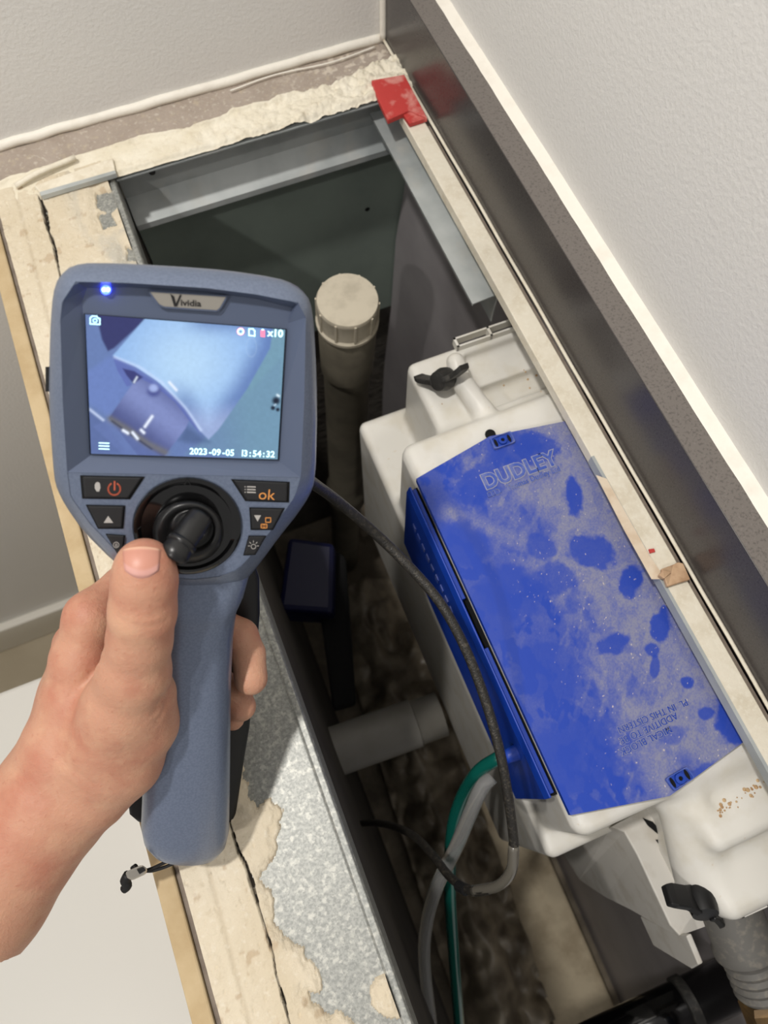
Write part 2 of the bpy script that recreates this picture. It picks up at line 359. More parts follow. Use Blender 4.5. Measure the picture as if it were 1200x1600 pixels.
sd = polysd(px+14*(fbm(x*240, y*240)-.5), py+14*(fbm(x*240+50, y*240)-.5), bare)
topz = py < 900
sd = np.where(topz, polysd(px, py, far_ok)*-1+8, sd)            # the far stretch is still skimmed almost to the edge
for fk in fleck: sd = np.minimum(sd, polysd(px+6*(n2-.5), py+6*(n2-.5), fk))
sd = np.where(topz, sd, np.maximum(sd, -polysd(px+9*(n1-.5), py+9*(n2-.5), spot)))
cr = linesd(px, py+0*py, crack); crw = .7+2.2*np.clip(fbm(y*70, x*5)-.42, 0, 1)*4
keep = sd > 0
seam = np.abs(x-(-.105)-.0015*np.sin(y*14)); groove = np.exp(-(seam/.0012)**2)
z = .0004+.0022*sst(0, 16, sd)+.0016*(n1-.5)+.0007*(n2-.5)-.0006*groove
z = np.where(cr < crw, -.0018, z); z = np.where(keep, z, -.0024)
pit = fbm(x*420+3, y*420)
z -= .0012*sst(.72, .8, pit)*keep
rough_l = sst(-.112, -.118, x)*sst(.40, .50, y); z += rough_l*.004*(fbm(x*180, y*180)-.45)
P[:, 2] = z
t = fbm(x*35, y*22); c = lin((220, 210, 190))*(1-t[:, None])+lin((200, 186, 160))*t[:, None]
c = np.where((x > -.086)[:, None], c*.95+lin((190, 170, 140))*.05, c)
br = sst(.70, .76, fbm(x*130+20, y*130)); c = c*(1-br[:, None]*.4)+lin((160, 130, 96))*br[:, None]*.4
ck = sst(crw+1.5, crw-.5, cr); c = c*(1-ck[:, None])+lin((40, 34, 28))*ck[:, None]
gg = groove*.25; c = c*(1-gg[:, None])+lin((150, 134, 108))*gg[:, None]
gm = sst(.5, .7, fbm(x*45+8, y*25))*(y > .3)*sst(-.075, -.05, x)*.55; c = c*(1-gm[:, None])+lin((168, 168, 162))*gm[:, None]
Fk = Fc[keep[Fc].any(1)]
obj('plaster_skin', (P, Fk), 'plaster', wf, smooth=True, colors=c)
# bits at the far corner of the ledge
def quadslab(pts, z, th): return MB().prism([Pz(a, b, z) for a, b in pts], [Pz(a, b, z)-np.array([0, 0, th]) for a, b in pts])
obj('corner_flap', quadslab([(52, 290), (176, 246), (181, 272), (66, 305)], .006, .003), 'ledge_cream', wf, bevel=.001)
obj('bead_strip', MB().tube([Pz(24, 291, .006), Pz(60, 270, .008), Pz(118, 246, .007)], .0022, 8, 4), 'ledge_cream', wf, smooth=True)
obj('corner_flap_edge', quadslab([(62, 300), (180, 266), (181, 271), (64, 306)], .0075, .004), 'galv_dull', wf)

# far ledge: sealant bead, grey-brown adhesive band, rough cream plaster
lf = struct('trim_1', MB().box(XO, XL+.02, .545, YF, -.05, -.010), 'ledge_cream')
lf['label'] = 'rough plaster ledge along the foot of the far wall'
nx, ny = 420, 80
def fl(U, V): return np.stack([XO+.004+U*(XU-XO-.004), .5165+V*(YF-.5165), np.zeros_like(U)], -1)
P, Fc = grid(nx, ny, fl); x, y = P[:, 0], P[:, 1]
n1 = fbm(x*70+5, y*70); n2 = fbm(x*190, y*190+4); lump = sst(-.02, .2, x)
bd = .5475+.012*(fbm(x*30, x*0)-.5)-.010*sst(.16, .22, x)*-1
band = sst(bd-.0015, bd+.0015, y)
z = (1-band)*(.001+.006*(n1-.4)*(.3+lump)+.006*lump*(n2-.45)+.001)+band*(-.004+.0012*(n1-.5))
lip = np.exp(-((y-bd+.003)/.002)**2)*.003*sst(.4, .6, fbm(x*25, x*0+2)); z += lip
z -= sst(.521, .517, y)*.003
P[:, 2] = z
t = n1[:, None]; cp = lin((236, 230, 214))*(1-t)+lin((216, 206, 182))*t; ca = lin((172, 160, 149))*(1-t)+lin((156, 143, 131))*t
e = (np.exp(-((y-bd)/.0016)**2)*.5*sst(.45, .6, fbm(x*40, x*0+9)))[:, None]; c = cp*(1-band[:, None])+ca*band[:, None]; c = c*(1-e)+lin((88, 68, 50))*e
w = (sst(.58, .66, n2)*band*.5*sst(.1, .2, x))[:, None]; c = c*(1-w)+lin((230, 220, 204))*w
obj('plaster_skin', (P, Fc), 'plaster', lf, smooth=True, colors=c)
bead = [(xx, YF-.0005+.0012*(random.random()-.5), -.0005+.0012*(random.random()-.5)) for xx in np.linspace(XO-.06, XU-.001, 26)]
tb = struct('trim_2', MB().tube(bead, .0042, 8, 3), 'caulk', smooth=True); tb['label'] = 'white sealant bead along the foot of the far wall'
skin_tear = [(xx, YF-.0105+.002*math.sin(xx*60), -.001) for xx in np.linspace(.09, .225, 14)]
obj('torn_bead', MB().tube(skin_tear, .0007, 6, 3), 'caulk', tb, smooth=True)

# galvanised channel along the far side of the opening
ch = thing('steel_channel', (.1, .53, -.066), 'dull galvanised steel channel along the far side of the opening', 'steel channel')
yb = .541
pr = [(.5165, -.0035), (.5165, -.0047), (.539, -.006), (yb, -.046), (.5215, -.060), (.5215, -.066), (.5225, -.066), (.5232, -.0612), (yb+.0012, -.0475), (yb+.0012, -.0035)]
obj('channel_profile', MB().loft([[(xx, yy, zz) for yy, zz in pr] for xx in (-.026, .2335)]), 'galv_dull', ch)
sx = Pa(239, 272, 1, .536); s0 = obj('screw', MB().lathe((sx[0], .5385, sx[2]), (0, -1, .1), [(.0028, 0), (.0028, .0006), (.0018, .0014), (.0005, .0016)], 16), 'black_dust', ch, smooth=True)
rst = Pa(602, 206, 1, .538)
# lower flange of the stud on the right
rs = thing('steel_stud', (.212, .4, -.06), 'short galvanised steel stud under the right ledge beside the red shim', 'steel stud')
zf = -.0235; q = [Pz(a, b, zf) for a, b in ((607, 232), (738, 475), (782, 458), (665, 215))]
q[0][1] = .53; q[3][1] = .53; q[0][0] = q[1][0]; q[2][0] = q[3][0] = .2235
obj('flange', MB().prism(q, [p-np.array([0, 0, .0012]) for p in q]), 'galv_dull', rs)
obj('web', MB().box(.2226, .2238, float(q[2][1]), .53, -.06, -.004), 'galv_dull', rs)
obj('return_lip', MB().box(float(q[0][0]), float(q[0][0])+.0012, float(q[1][1]), .53, -.0258, zf-.0002), 'galv_dull', rs)

# right ledge, shadow gap, bead and stone upstand
lr = struct('trim_3', MB().box(XL, XU-.0055, YN, .497, -.0105, -.0006), 'ledge_cream', bevel=.0006); lr['label'] = 'dusty cream ledge strip at the foot of the stone upstand'
obj('grey_edge', MB().box(XL-.0004, XL+.0018, YN, .15, -.0095, -.0003), 'galv_dull', lr)
obj('gap_filler', MB().box(XU-.0055, XU-.0015, YN, .55, -.012, -.0045), 'grout', lr)
obj('sealant_bead', MB().tube([(XU-.0013+.0004*random.random(), yy, .0002+.0006*random.random()) for yy in np.linspace(YN, YF-.002, 40)], .0013, 8, 2), 'ledge_cream', lr, smooth=True)
obj('worn_patch', MB().prism([Pz(*p, .0004) for p in ((931, 742), (948, 748), (1015, 868), (1040, 905), (1018, 905), (975, 828))], [Pz(*p, -.001) for p in ((931, 742), (948, 748), (1015, 868), (1040, 905), (1018, 905), (975, 828))]), 'worn', lr)
up = thing('stone_upstand', (.245, 0, 0), 'dark grey polished stone upstand along the right wall', 'upstand')
obj('slab', MB().box(XU, XB, YN, YF-.004, 0, ZU), 'quartz', up, bevel=.0005)
obj('sawn_top', MB().box(XU+.0004, XB, YN, YF-.004, ZU, ZU+.0004), 'quartz_edge', up)
cbr = []
for yy in np.linspace(YN, YF, 90):
    j1, j2 = (random.random()-.5)*.0012, (random.random()-.5)*.0012; cbr.append([(XB-.0008+j1*.5, yy, ZU+.0003), (XB+.001+j1*.5, yy, ZU+.0012+j2*.4), (XW-.003, yy, ZU+.0018+j2*.4), (XW-.0005, yy, ZU+.0028+j1*.5), (XW+.001, yy, ZU+.0034), (XW+.001, yy, ZU-.003), (XB-.0005, yy, ZU-.003)])
cb = struct('trim_4', MB().loft(cbr), 'caulk', auto=50); cb['label'] = 'white sealant bead between stone upstand and right wall'
vb = struct('trim_5', MB().tube([(XU-.001, YF-.0035, zz) for zz in np.linspace(0, ZU+.01, 8)], .0034, 8, 2), 'caulk', smooth=True); vb['label'] = 'white vertical sealant bead where the upstand meets the far wall'

# inside of the void
gb = struct('wall_void_far', MB().box(XI, .262, .548, .566, -.335, -.05), 'green')
bd_ = Pa(574, 327, 1, .548)
obj('nail_hole', MB().lathe((bd_[0], .5479, bd_[2]), (0, -1, 0), [(.0028, 0), (.002, .0006)], 12), 'hole', gb)
struct('wall_void_back', MB().box(XI, .30, .566, .585, ZF, -.05), 'voidwall')
ed = [Pa(a, b, 1, .54) for a, b in ((640, 262), (635, 297), (621, 380), (613, 489), (603, 570), (600, 615), (598, 700))]
ed = [np.array([.247, .54, -.03])]+ed+[np.array([.21, .54, ZF])]
rings = []
for yy, k in ((.545, 1.), (.5, .8), (.42, .35), (.3, .1), (.1, 0), (YN, 0)):
    rings.append([(.252+(p[0]-.252)*k, yy, p[2]) for p in ed]+[(.262, yy, p[2]) for p in ed[::-1]])
struct('wall_void_right', MB().loft(rings), 'greysheet', smooth=False, auto=40)
fb = struct('floor_void', MB().box(XI-.01, .262, YN-.4, .585, ZF, -1.02), 'concrete')
obj('floor_batten', MB().box(.13, .236, YN-.3, .36, -1.02, -.985), 'plank', fb, bevel=.006)
# ================================================================== ROOM BESIDE THE BOXING
wu = thing('white_unit', (-.45, -.3, ZF), 'low plain white flat-topped unit beside the boxed-in ledge, below the forearm', 'cabinet')
ye = Pz(40, 1066, -.3)[1]
obj('top', MB().box(-1.1, XO-.004, -1.1, ye, -.33, -.3), 'gloss_white', wu, bevel=.004)
obj('carcass', MB().box(-1.08, XO-.01, -1.08, ye-.02, ZF, -.33), 'gloss_white', wu)

# ================================================================== CISTERN
ci = thing('cistern', (.18, .07, -.40), 'white plastic concealed cistern with dusty blue lid against the right wall', 'cistern')
bz = lambda a, b, z: Pz(a, b, z).astype(np.float32)
def tank(P):
    up_ = sd_rbox(P, .101, .251, -.067, .222, -.20, -.030, .010)
    ex = sd_rbox(P, .138, .251, .19, .296, -.22, -.050, .007)
    d = smin(up_, ex, .016)
    low = sd_rbox(P, .0965, .251, -.085, .304, -.38, -.135, .007)
    d = smin(d, low, .006)
    a = bz(712, 566, -.036); b = bz(722, 598, -.041); c = bz(758, 646, -.043)
    d = smin(d, np.minimum(sd_cone(P, a, .0075, b, .0085), sd_cone(P, b, .0085, c, .009)), .005)
    pk = sd_rbox(P, .182, .30, .234, .258, -.070, .02, .006)
    pk2 = sd_rbox(P, .184, .30, .256, .286, -.060, .02, .005)
    d = -smin(-d, smin(pk, pk2, .002), .004)
    n1_ = sd_rbox(P, .178, .251, -.108, -.05, -.21, -.040, .008)
    n2_ = sd_rbox(P, .172, .251, -.150, -.10, -.21, -.060, .010)
    n3_ = sd_cone(P, bz(1088, 1384, -.085), .013, bz(1066, 1256, -.06), .016)
    d = smin(d, smin(smin(n1_, n2_, .012), n3_, .014), .012)
    gr = sd_cone(P, bz(1122, 1250, -.036), .0045, bz(1260, 1186, -.036), .0045); d = -smin(-d, gr, .005)
    return d
V_, Q_ = sdf_mesh(tank, (.088, -.17, -.388), (.256, .312, -.024), .0022)
obj('tank', (V_, Q_), 'white_plastic', ci, smooth=True)
# brown crumbs of dirt lying on the near shoulder and the far pocket of the tank
mbf = MB()
for k_ in range(46):
    if k_ < 34: fx, fy = 1120+random.random()*78, 0; fy = 1272-(fx-1110)*.58+random.gauss(0, 9)
    else: fx, fy = random.choice(((833, 603), (785, 622), (690, 640), (820, 560)))[0]+random.gauss(0, 8), 0; fy = 600+random.gauss(0, 12)
    d_ = ray(fx, fy); d_ = d_/np.linalg.norm(d_); t_ = .40
    for _ in range(60): t_ += float(tank((CAM+d_*t_)[None].astype(np.float32))[0])*.9
    if t_ > .75: continue
    r_ = .0005+.0012*random.random()**2; mbf.lathe(CAM+d_*t_-np.array([0, 0, .0003]), (0, 0, 1), [(r_, 0), (r_*.8, .0006), (r_*.2, .0009)], 7)
obj('dirt_flecks', mbf, 'fleck', ci, kind='stuff')
# lid with dust
def yfar(x): return np.interp(x, [.100, .163, .235], [.1875, .1985, .1865])
def ynear(x): return np.interp(x, [.100, .161, .235], [-.0505, -.0635, -.0505])
nx, ny = 260, 460
def lf_(U, V):
    x = .1005+U*(.234-.1005); a = ynear(x); b = yfar(x); return np.stack([x, a+(b-a)*V, np.full_like(x, -.020)], -1)
P, Fc = grid(nx, ny, lf_); px, py = proj(P); u_ = (P[:, 0]-.1005)/.1335; v_ = (P[:, 1]+.05)/.238
big = fbm(P[:, 0]*55+2, P[:, 1]*40+7); med = fbm(P[:, 0]*150, P[:, 1]*110); fine = vnoise(P[:, 0]*1500, P[:, 1]*1500)
streak = fbm((P[:, 0]+P[:, 1])*40, (P[:, 0]-P[:, 1])*160)
dust = .16+.78*sst(.22, .72, u_+.7*(big-.5))+.25*sst(.5, .75, streak)*sst(.0, .3, u_)-.22*sst(.45, .62, med)
dust = np.maximum(dust, .75*np.exp(-((linesd(px, py, [(700, 800), (770, 830), (830, 850), (900, 860)])/16)**2))*(.4+med))
for cx, cy, rx, ry, an, s in [(897, 777, 13, 33, -8, 1), (925, 862, 42, 26, 20, .95), (868, 905, 34, 26, 0, .8), (985, 908, 20, 26, 20, 1), (1033, 978, 17, 28, 8, 1), (1020, 1015, 13, 13, 0, .95), (1023, 1042, 8, 20, 8, .9), (958, 1008, 27, 17, -15, .95), (1074, 1067, 13, 11, 20, 1), (1102, 1115, 14, 11, 0, .9), (1142, 1128, 26, 40, -25, 1),
        (860, 1050, 60, 44, 30, .75), (900, 1180, 70, 60, -20, .85), (800, 700, 46, 30, -15, .8), (838, 700, 36, 26, 10, .85), (745, 760, 40, 30, -20, .9), (720, 850, 44, 36, 20, .85), (800, 925, 50, 40, 20, .8), (770, 960, 40, 50, 0, .7), (1050, 1150, 24, 14, -20, .6), (1085, 1215, 40, 12, -35, .8), (845, 855, 24, 20, 30, .8)]:
    q_ = math.radians(an); dx = px-cx; dy = py-cy; a = (dx*math.cos(q_)+dy*math.sin(q_))/rx; b = (-dx*math.sin(q_)+dy*math.cos(q_))/ry
    e = np.sqrt(a*a+b*b)+.5*(med-.5)+.5*(fbm(P[:, 0]*260+cx, P[:, 1]*260)-.5); dust = dust*(1-s*.92*sst(1.15, .78, e))
dust = np.clip(dust, 0, 1)*(.55+.6*fine); dust = np.clip(dust, 0, .92)
crumb = sst(.80, .86, fbm(P[:, 0]*700, P[:, 1]*700))*sst(.1, .4, u_)
b0 = lin((16, 60, 168)); c = b0*(1-dust[:, None]*.80)+lin((150, 149, 154))*dust[:, None]*.80
c = c*(1-crumb[:, None]*.8)+lin((226, 210, 186))*crumb[:, None]*.8
n = len(P); i_ = np.arange(nx); j_ = np.arange(ny)
loop = [(0, j) for j in j_[:-1]]+[(i, ny-1) for i in i_[:-1]]+[(nx-1, j) for j in j_[:0:-1]]+[(i, 0) for i in i_[:0:-1]]
li = np.array([i*ny+j for i, j in loop]); S1 = P[li]-np.array([0, 0, .006]); k = len(li)
Fs = np.array([(li[q], li[(q+1) % k], n+(q+1) % k, n+q) for q in range(k)])
cc = np.vstack([c, np.tile(b0*.9, (k, 1))])
lid = obj('lid', (np.vstack([P, S1]), np.vstack([Fc, Fs])), 'dustlid', ci, colors=cc)
# fixing bosses on the lid
def rrect(p00, p10, p11, p01, z, r=.3, n=4):
    C = [np.array(Pz(*p, z)) for p in (p00, p10, p11, p01)]; out = []
    for i in range(4):
        a, b, c_ = C[i-1], C[i], C[(i+1) % 4]
        for t in np.linspace(0, 1, n): 
            s0_ = b+(a-b)*r*.5; s1_ = b+(c_-b)*r*.5; out.append((1-t)**2*s0_+2*t*(1-t)*b+t*t*s1_)
    return out
for nm, R4, cxy in (('far', ((764, 686), (798, 674), (806, 692), (772, 704)), (786, 688)), ('near', ((1037, 1217), (1072, 1197), (1086, 1215), (1052, 1237)), (1061, 1218))):
    o_ = rrect(*R4, -.0195); ctr = np.mean(o_, 0); lift = np.array([0, 0, .0018])
    i1 = [ctr+(p-ctr)*.84 for p in o_]; mb = MB()
    mb.loft([o_, [p+lift for p in [ctr+(q-ctr)*.96 for q in o_]], [p+lift for p in i1], [p+lift*.2 for p in [ctr+(q-ctr)*.78 for q in o_]]], False, False)
    bo = obj('fixing_boss', mb, 'blue_emboss', lid, auto=40)
    obj('boss_floor', MB().loft([[p+lift*.22 for p in [ctr+(q-ctr)*.80 for q in o_]]]), 'blue', bo)
    sc_ = obj('fixing_screw', MB().lathe(ctr+lift*.2, (0, 0, 1), [(.0034, 0), (.0032, .0018), (.0014, .0019), (.0013, .0004)], 18), 'blue', bo, auto=40)
    obj('screw_hole', MB().lathe(ctr+lift*.3, (0, 0, 1), [(.0013, 0), (.0013, .0008)], 12), 'hole', bo)
    for s in (-1, 1):
        ax = (np.array(Pz(*R4[1], -.0195))-np.array(Pz(*R4[0], -.0195))); ax /= np.linalg.norm(ax); ay = np.array([-ax[1], ax[0], 0])
        arc = [ctr+lift*.35+ax*s*.0052+ax*s*.0012*math.cos(t)+ay*.0032*math.sin(t) for t in np.linspace(0, 2*math.pi, 12, endpoint=False)]
        obj('boss_slot', MB().loft([arc]), 'hole', bo)
obj('bolt_hole', MB().lathe(Pz(766, 679, -.0262), (0, 0, 1), [(.004, 0), (.004, .0008)], 16), 'hole', ci)
# raised lettering
def ltext(nm, s, a, b, size, m='blue_emboss', **kw):
    A = np.array(Pz(*a, -.0199)); B = np.array(Pz(*b, -.0199)); xd = B-A; xd /= np.linalg.norm(xd); yd = np.array([-xd[1], xd[0], 0]); text(nm, s, size, A, xd, yd, m, lid, **kw)
def scr_len(a, b): return np.linalg.norm(np.array(Pz(*a, -.02))-np.array(Pz(*b, -.02)))
for bo_, ex_, m_ in ((.055, .0004, 'dusty_emboss'), (.018, .0009, 'blue_emboss')):
    ltext('raised_lettering', 'DUDLEY', (759, 765), (868, 726), .0160, m_, bold=bo_*1.15, extrude=ex_, sx=.93)
    ltext('raised_lettering', 'Thomas Dudley Ltd', (793, 767), (876, 736), .0062, m_, bold=bo_*.8, extrude=ex_*.8, sx=.84)
    ltext('raised_lettering', 'TD', (767, 777), (782, 771), .0066, m_, bold=bo_*.8, extrude=ex_*.8)
tdr = rrect((760, 770), (780, 761), (784, 769), (763, 778), -.0197); tc = np.mean(tdr, 0)
obj('raised_frame', MB().loft([tdr, [p+np.array([0, 0, .0006]) for p in tdr], [tc+(p-tc)*.84+np.array([0, 0, .0006]) for p in tdr], [tc+(p-tc)*.84 for p in tdr]], False, False), 'blue_emboss', lid)
for bo_, ex_, m_ in ((.045, .0003, 'dusty_emboss'), (.0, .0008, 'blue')):
    ltext('raised_lettering', 'MICAL BLOCK', (1046, 1134), (976, 1167), .0060, m_, bold=bo_, extrude=ex_, sx=.95)
    ltext('raised_lettering', 'ADDITIVE TO BE', (1055, 1113), (975, 1150), .0060, m_, bold=bo_, extrude=ex_, sx=.92)
    ltext('raised_lettering', 'PL  IN THIS CISTERN', (1071, 1092), (963, 1137), .0060, m_, bold=bo_, extrude=ex_, sx=.90)
# hinged front flap under the lid
y0, y1 = -.038, .186
sl = (Pz(722, 945, -.03)[1]+.003, Pz(760, 1005, -.03)[1]-.003)
fp = MB(); fp.loft([[(.0925, yy, -.034), (.0945, yy, -.0265), (.0958, yy, -.0265), (.0962, yy, -.145), (.0935, yy, -.148)] for yy in (y0, y1)])
flap = obj('front_flap', fp, 'blue', ci, bevel=.0006)
for a, b in ((y0+.002, min(sl)), (max(sl), y1-.002)):
    obj('flap_shelf', MB().box(.0960, .0990, a, b, -.034, -.0290), 'blue', flap, bevel=.0004)
obj('flap_recess', MB().box(.0962, .1008, min(sl), max(sl), -.06, -.0420), 'hole', flap)
obj('rim_gap', MB().box(.0985, .1012, y0, y1, -.060, -.0335), 'hole', flap)
for k_ in range(9):
    yy = .165-k_*.0085; obj('flap_lettering', MB().box(.0921, .0926, yy, yy+.0052, -.066-.002*(k_ % 2), -.060), 'blue_emboss', flap)
hc = Pp_ = Pa(806, 1176, 0, .092)
obj('hose_spigot', MB().tube([hc+np.array([.004, 0, 0]), hc, hc+np.array([-.008, 0, -.001])], [.006, .0055, .0045], 12, 3), 'blue', ci, smooth=True)
# far bracket rail, bolts and wing nuts
def rail(p, q, z, nm):
    A = np.array(Pz(*p, z)); B = np.array(Pz(*q, z)); d = (B-A); L = np.linalg.norm(d); d /= L; s = np.array([-d[1], d[0], 0]); mb = MB()
    for a0, a1, b0, b1 in ((0, L, 0, .0016), (0, L, -.0075, -.006), (0, .002, -.0075, .0016), (L*.5, L*.5+.002, -.0075, .0016)):
        T = [A+d*a0+s*b0, A+d*a1+s*b0, A+d*a1+s*b1, A+d*a0+s*b1]; mb.prism(T, [t-np.array([0, 0, .008]) for t in T])
    return obj(nm, mb, 'white_plastic', ci)
rail((709, 531), (812, 496), -.044, 'slotted_rail')
def wingnut(ctr, axis, s, nm, rot=0., m='black_dust'):
    ctr = np.array(ctr, float); t = np.array(axis, float); t /= np.linalg.norm(t); a = np.cross(t, (0, 0, 1.)); a /= np.linalg.norm(a); b = np.cross(t, a)
    w = obj(nm, MB().lathe(ctr, t, [(.0062*s, 0), (.0068*s, .004*s), (.0055*s, .010*s), (.003*s, .0104*s)], 20), m, ci, auto=40)
    for sg in (-1, 1):
        q0 = rot+(0 if sg > 0 else math.pi); e = a*math.cos(q0)+b*math.sin(q0); up_ = -a*math.sin(q0)+b*math.cos(q0)
        R = []
        for k_, (rad, half, off) in enumerate(((.004, .0045, 0), (.009, .0035, .001), (.015, .0035, .003), (.0175, .003, .0045))):
            cc_ = ctr+t*(.005*s)+e*rad*s+up_*off*s*sg*-1; R.append([cc_+t*half*1.4*s*x_+up_*.0016*s*y_ for x_, y_ in ((-1, -1), (1, -1), (1, 1), (-1, 1))])
        obj('wing', MB().loft(R), m, w, bevel=.0006*s)
    return w
c0 = np.array(Pz(700, 590, -.038)); wingnut(c0, (-.75, -.25, .45), 1.35, 'wing_nut', rot=.9)
obj('fixing_bolt', MB().lathe(c0+np.array([.014, .004, -.006]), (-.75, -.25, .40), [(.0042, 0), (.0042, .020), (.003, .021)], 16), 'white_plastic', ci, smooth=True)
# near end: grey bracket, connector with wing nut
zb = -.128
def bz2(p, z): return np.array(Pz(*p, z))
ridge = [bz2(p, zb) for p in ((955, 1292), (975, 1300), (995, 1335), (1016, 1380), (1047, 1446), (1062, 1462))]
inner = [bz2(p, zb) for p in ((1010, 1262), (1045, 1275), (1062, 1320), (1075, 1365), (1100, 1420), (1112, 1444))]
low = [np.array(Pa(*p, 0, float(q[0]))) for p, q in zip(((880, 1335), (905, 1375), (945, 1402), (985, 1422), (1025, 1445), (1056, 1462)), ridge)]
mb = MB(); mb.loft([inner, ridge, low, [p+np.array([.004, 0, 0]) for p in low], [p+np.array([.004, -.000, -.004]) for p in ridge], [p-np.array([0, 0, .004]) for p in inner]], False, False, closed=False)
br_ = obj('side_bracket', mb, 'bracket', ci, bevel=.0012)
obj('bracket_slot', MB().prism([bz2(p, zb+.0008) for p in ((1024, 1312), (1038, 1312), (1052, 1350))], [bz2(p, zb-.001) for p in ((1024, 1312), (1038, 1312), (1052, 1350))]), 'hole', br_)
obj('bracket_slot', MB().prism([bz2(p, zb+.0008) for p in ((1004, 1278), (1020, 1284), (1038, 1305), (1030, 1305), (1012, 1290))], [bz2(p, zb-.001) for p in ((1004, 1278), (1020, 1284), (1038, 1305), (1030, 1305), (1012, 1290))]), 'hole', br_)
lf2 = [np.array(Pa(*p, 0, float(ridge[4][0])+.003)) for p in ((1000, 1432), (1056, 1460), (1072, 1462), (1091, 1508), (1080, 1514), (1021, 1478))]
obj('bracket_leaf', MB().prism(lf2, [p+np.array([.004, 0, 0]) for p in lf2]), 'bracket', br_, bevel=.001)
rail((1150, 1416), (1230, 1380), -.075, 'slotted_rail')
ct = bz2((1133, 1400), -.095); ax = np.array([.02, -1., -.35])
cn = obj('inlet_connector', MB().lathe(ct, ax, [(.016, 0), (.0195, .006), (.020, .030), (.0215, .033), (.0215, .038), (.0175, .041)]+[(.0185 if k_ % 2 else .0168, .044+.003*k_) for k_ in range(9)], 32), 'pvc_grey', ci, auto=40)
axn = ax/np.linalg.norm(ax); bc = ct+axn*.070
obj('hex_nut', MB().lathe(bc, ax, [(.016, 0), (.0185, .004), (.0185, .022), (.016, .026)], 6), 'brass', cn)
obj('water_pipe', MB().lathe(bc+axn*.024, ax, [(.0125, 0), (.0125, .25)], 24), 'blue_pipe', cn, smooth=True)
wingnut(bz2((1090, 1392), -.075), (-.3, -.75, .5), 1.5, 'wing_nut', rot=2.5, m='black')

# ================================================================== PIPES AND HOSES IN THE VOID
ca_ = np.array(Pz(543, 468, -.080)); cbm = np.array(Pz(541, 745, -.52)); axp = ca_-cbm; axp /= np.linalg.norm(axp)
wp = thing('waste_pipe', cbm+np.array([0, 0, -.5]), 'upright grey waste pipe with a dusty ribbed screw cap in the void', 'pipe')
R = .0285
obj('pipe_body', MB().lathe(cbm-axp*.5, axp, [(R*.86, 0), (R*.86, .40), (R*1.05, .41), (R*1.05, .46), (R*.86, .47), (R*.86, .5+np.linalg.norm(ca_-cbm)-.115)], 40), 'pipe_dark', wp, auto=40)
obj('socket', MB().lathe(ca_-axp*.118, axp, [(R*.88, 0), (R*.95, .002), (R*.97, .085), (R*.90, .088)], 40), 'pipe_dark', wp, auto=40)
cp_ = obj('cap', MB().lathe(ca_-axp*.034, axp, [(R*1.02, 0), (R*1.03, .004), (R*.96, .006), (R*.96, .028), (R*.99, .031), (R*.95, .034), (R*.5, .0342)], 48), 'cap', wp, auto=40)
a_ = np.cross(axp, (0, 1, 0)); a_ /= np.linalg.norm(a_); b_ = np.cross(axp, a_)
for k_ in range(10):
    q_ = 2*math.pi*k_/10+.2; e = a_*math.cos(q_)+b_*math.sin(q_); f_ = np.cross(axp, e); bs = ca_-axp*.028+e*R*.96
    T = [bs+f_*.0011, bs+e*.0016+f_*.0009, bs+e*.0016-f_*.0009, bs-f_*.0011]; obj('cap_rib', MB().prism([t+axp*.026 for t in T], T), 'cap', cp_)
hp = thing('overflow_pipe', Pz(600, 1148, -.38), 'horizontal grey plastic pipe crossing the dark void below the handle', 'pipe')
A = np.array(Pz(478, 1190, -.35)); B = np.array(Pz(696, 1113, -.35)); J = A+(B-A)*.78; d_ = (B-A)/np.linalg.norm(B-A)
obj('pipe_body', MB().lathe(A-d_*.03, d_, [(.0235, 0), (.0235, np.linalg.norm(B-A)+.025)], 32), 'pipe', hp, smooth=True)
obj('coupling', MB().lathe(A-d_*.03, d_, [(.0255, 0), (.0255, np.linalg.norm(J-A)+.03), (.0236, np.linalg.norm(J-A)+.031)], 32), 'pipe', hp, auto=40)
def hose(name, pts, r, m, label, cat, n=12):
    o = obj(name, MB().tube([Pd(*p) for p in pts], r, n, 8), m, smooth=True); return tag(o, label, cat)
hose('green_tube', [(790, 1180, .553), (774, 1187, .553), (745, 1208, .565), (720, 1250, .585), (706, 1305, .60), (703, 1390, .63), (709, 1490, .66), (718, 1610, .70), (722, 1680, .74)], .0052, 'green_tube', 'thin translucent green tube hanging from the blue flap into the void', 'tube')
hose('clear_tube', [(768, 1214, .560), (752, 1232, .558), (735, 1270, .560), (712, 1325, .575), (684, 1382, .60), (667, 1440, .62), (663, 1505, .64), (675, 1610, .68), (682, 1680, .72)], .0056, 'clear_tube', 'thin clear colourless tube hanging beside the green tube', 'tube')
bp = thing('black_waste_pipe', Pz(1060, 1570, -.45), 'black plastic pipe with a clamp collar low under the cistern, bottom right', 'pipe')
A = Pz(840, 1683, -.36); B = Pz(1240, 1490, -.36); d_ = (B-A)/np.linalg.norm(B-A); L = np.linalg.norm(B-A)
obj('pipe_body', MB().lathe(A, d_, [(.023, 0), (.023, L)], 28), 'glossblack', bp, smooth=True)
obj('clamp_collar', MB().lathe(A+d_*L*.55, d_, [(.023, 0), (.0255, .001), (.0255, .010), (.023, .011)], 28), 'black_dust', bp, auto=40)
bl = thing('blue_box', Pz(480, 900, -.5), 'dark blue plastic box with a black strap deep in the shadowed void', 'box')
T = [Pz(*p, -.33) for p in ((450, 838), (523, 848), (521, 958), (434, 952))]
obj('body', MB().prism(T, [t-np.array([0, 0, .06]) for t in T]), 'blue_dark', bl, bevel=.006)
T = [Pz(*p, -.36) for p in ((512, 850), (540, 870), (556, 1100), (520, 1110), (500, 960))]
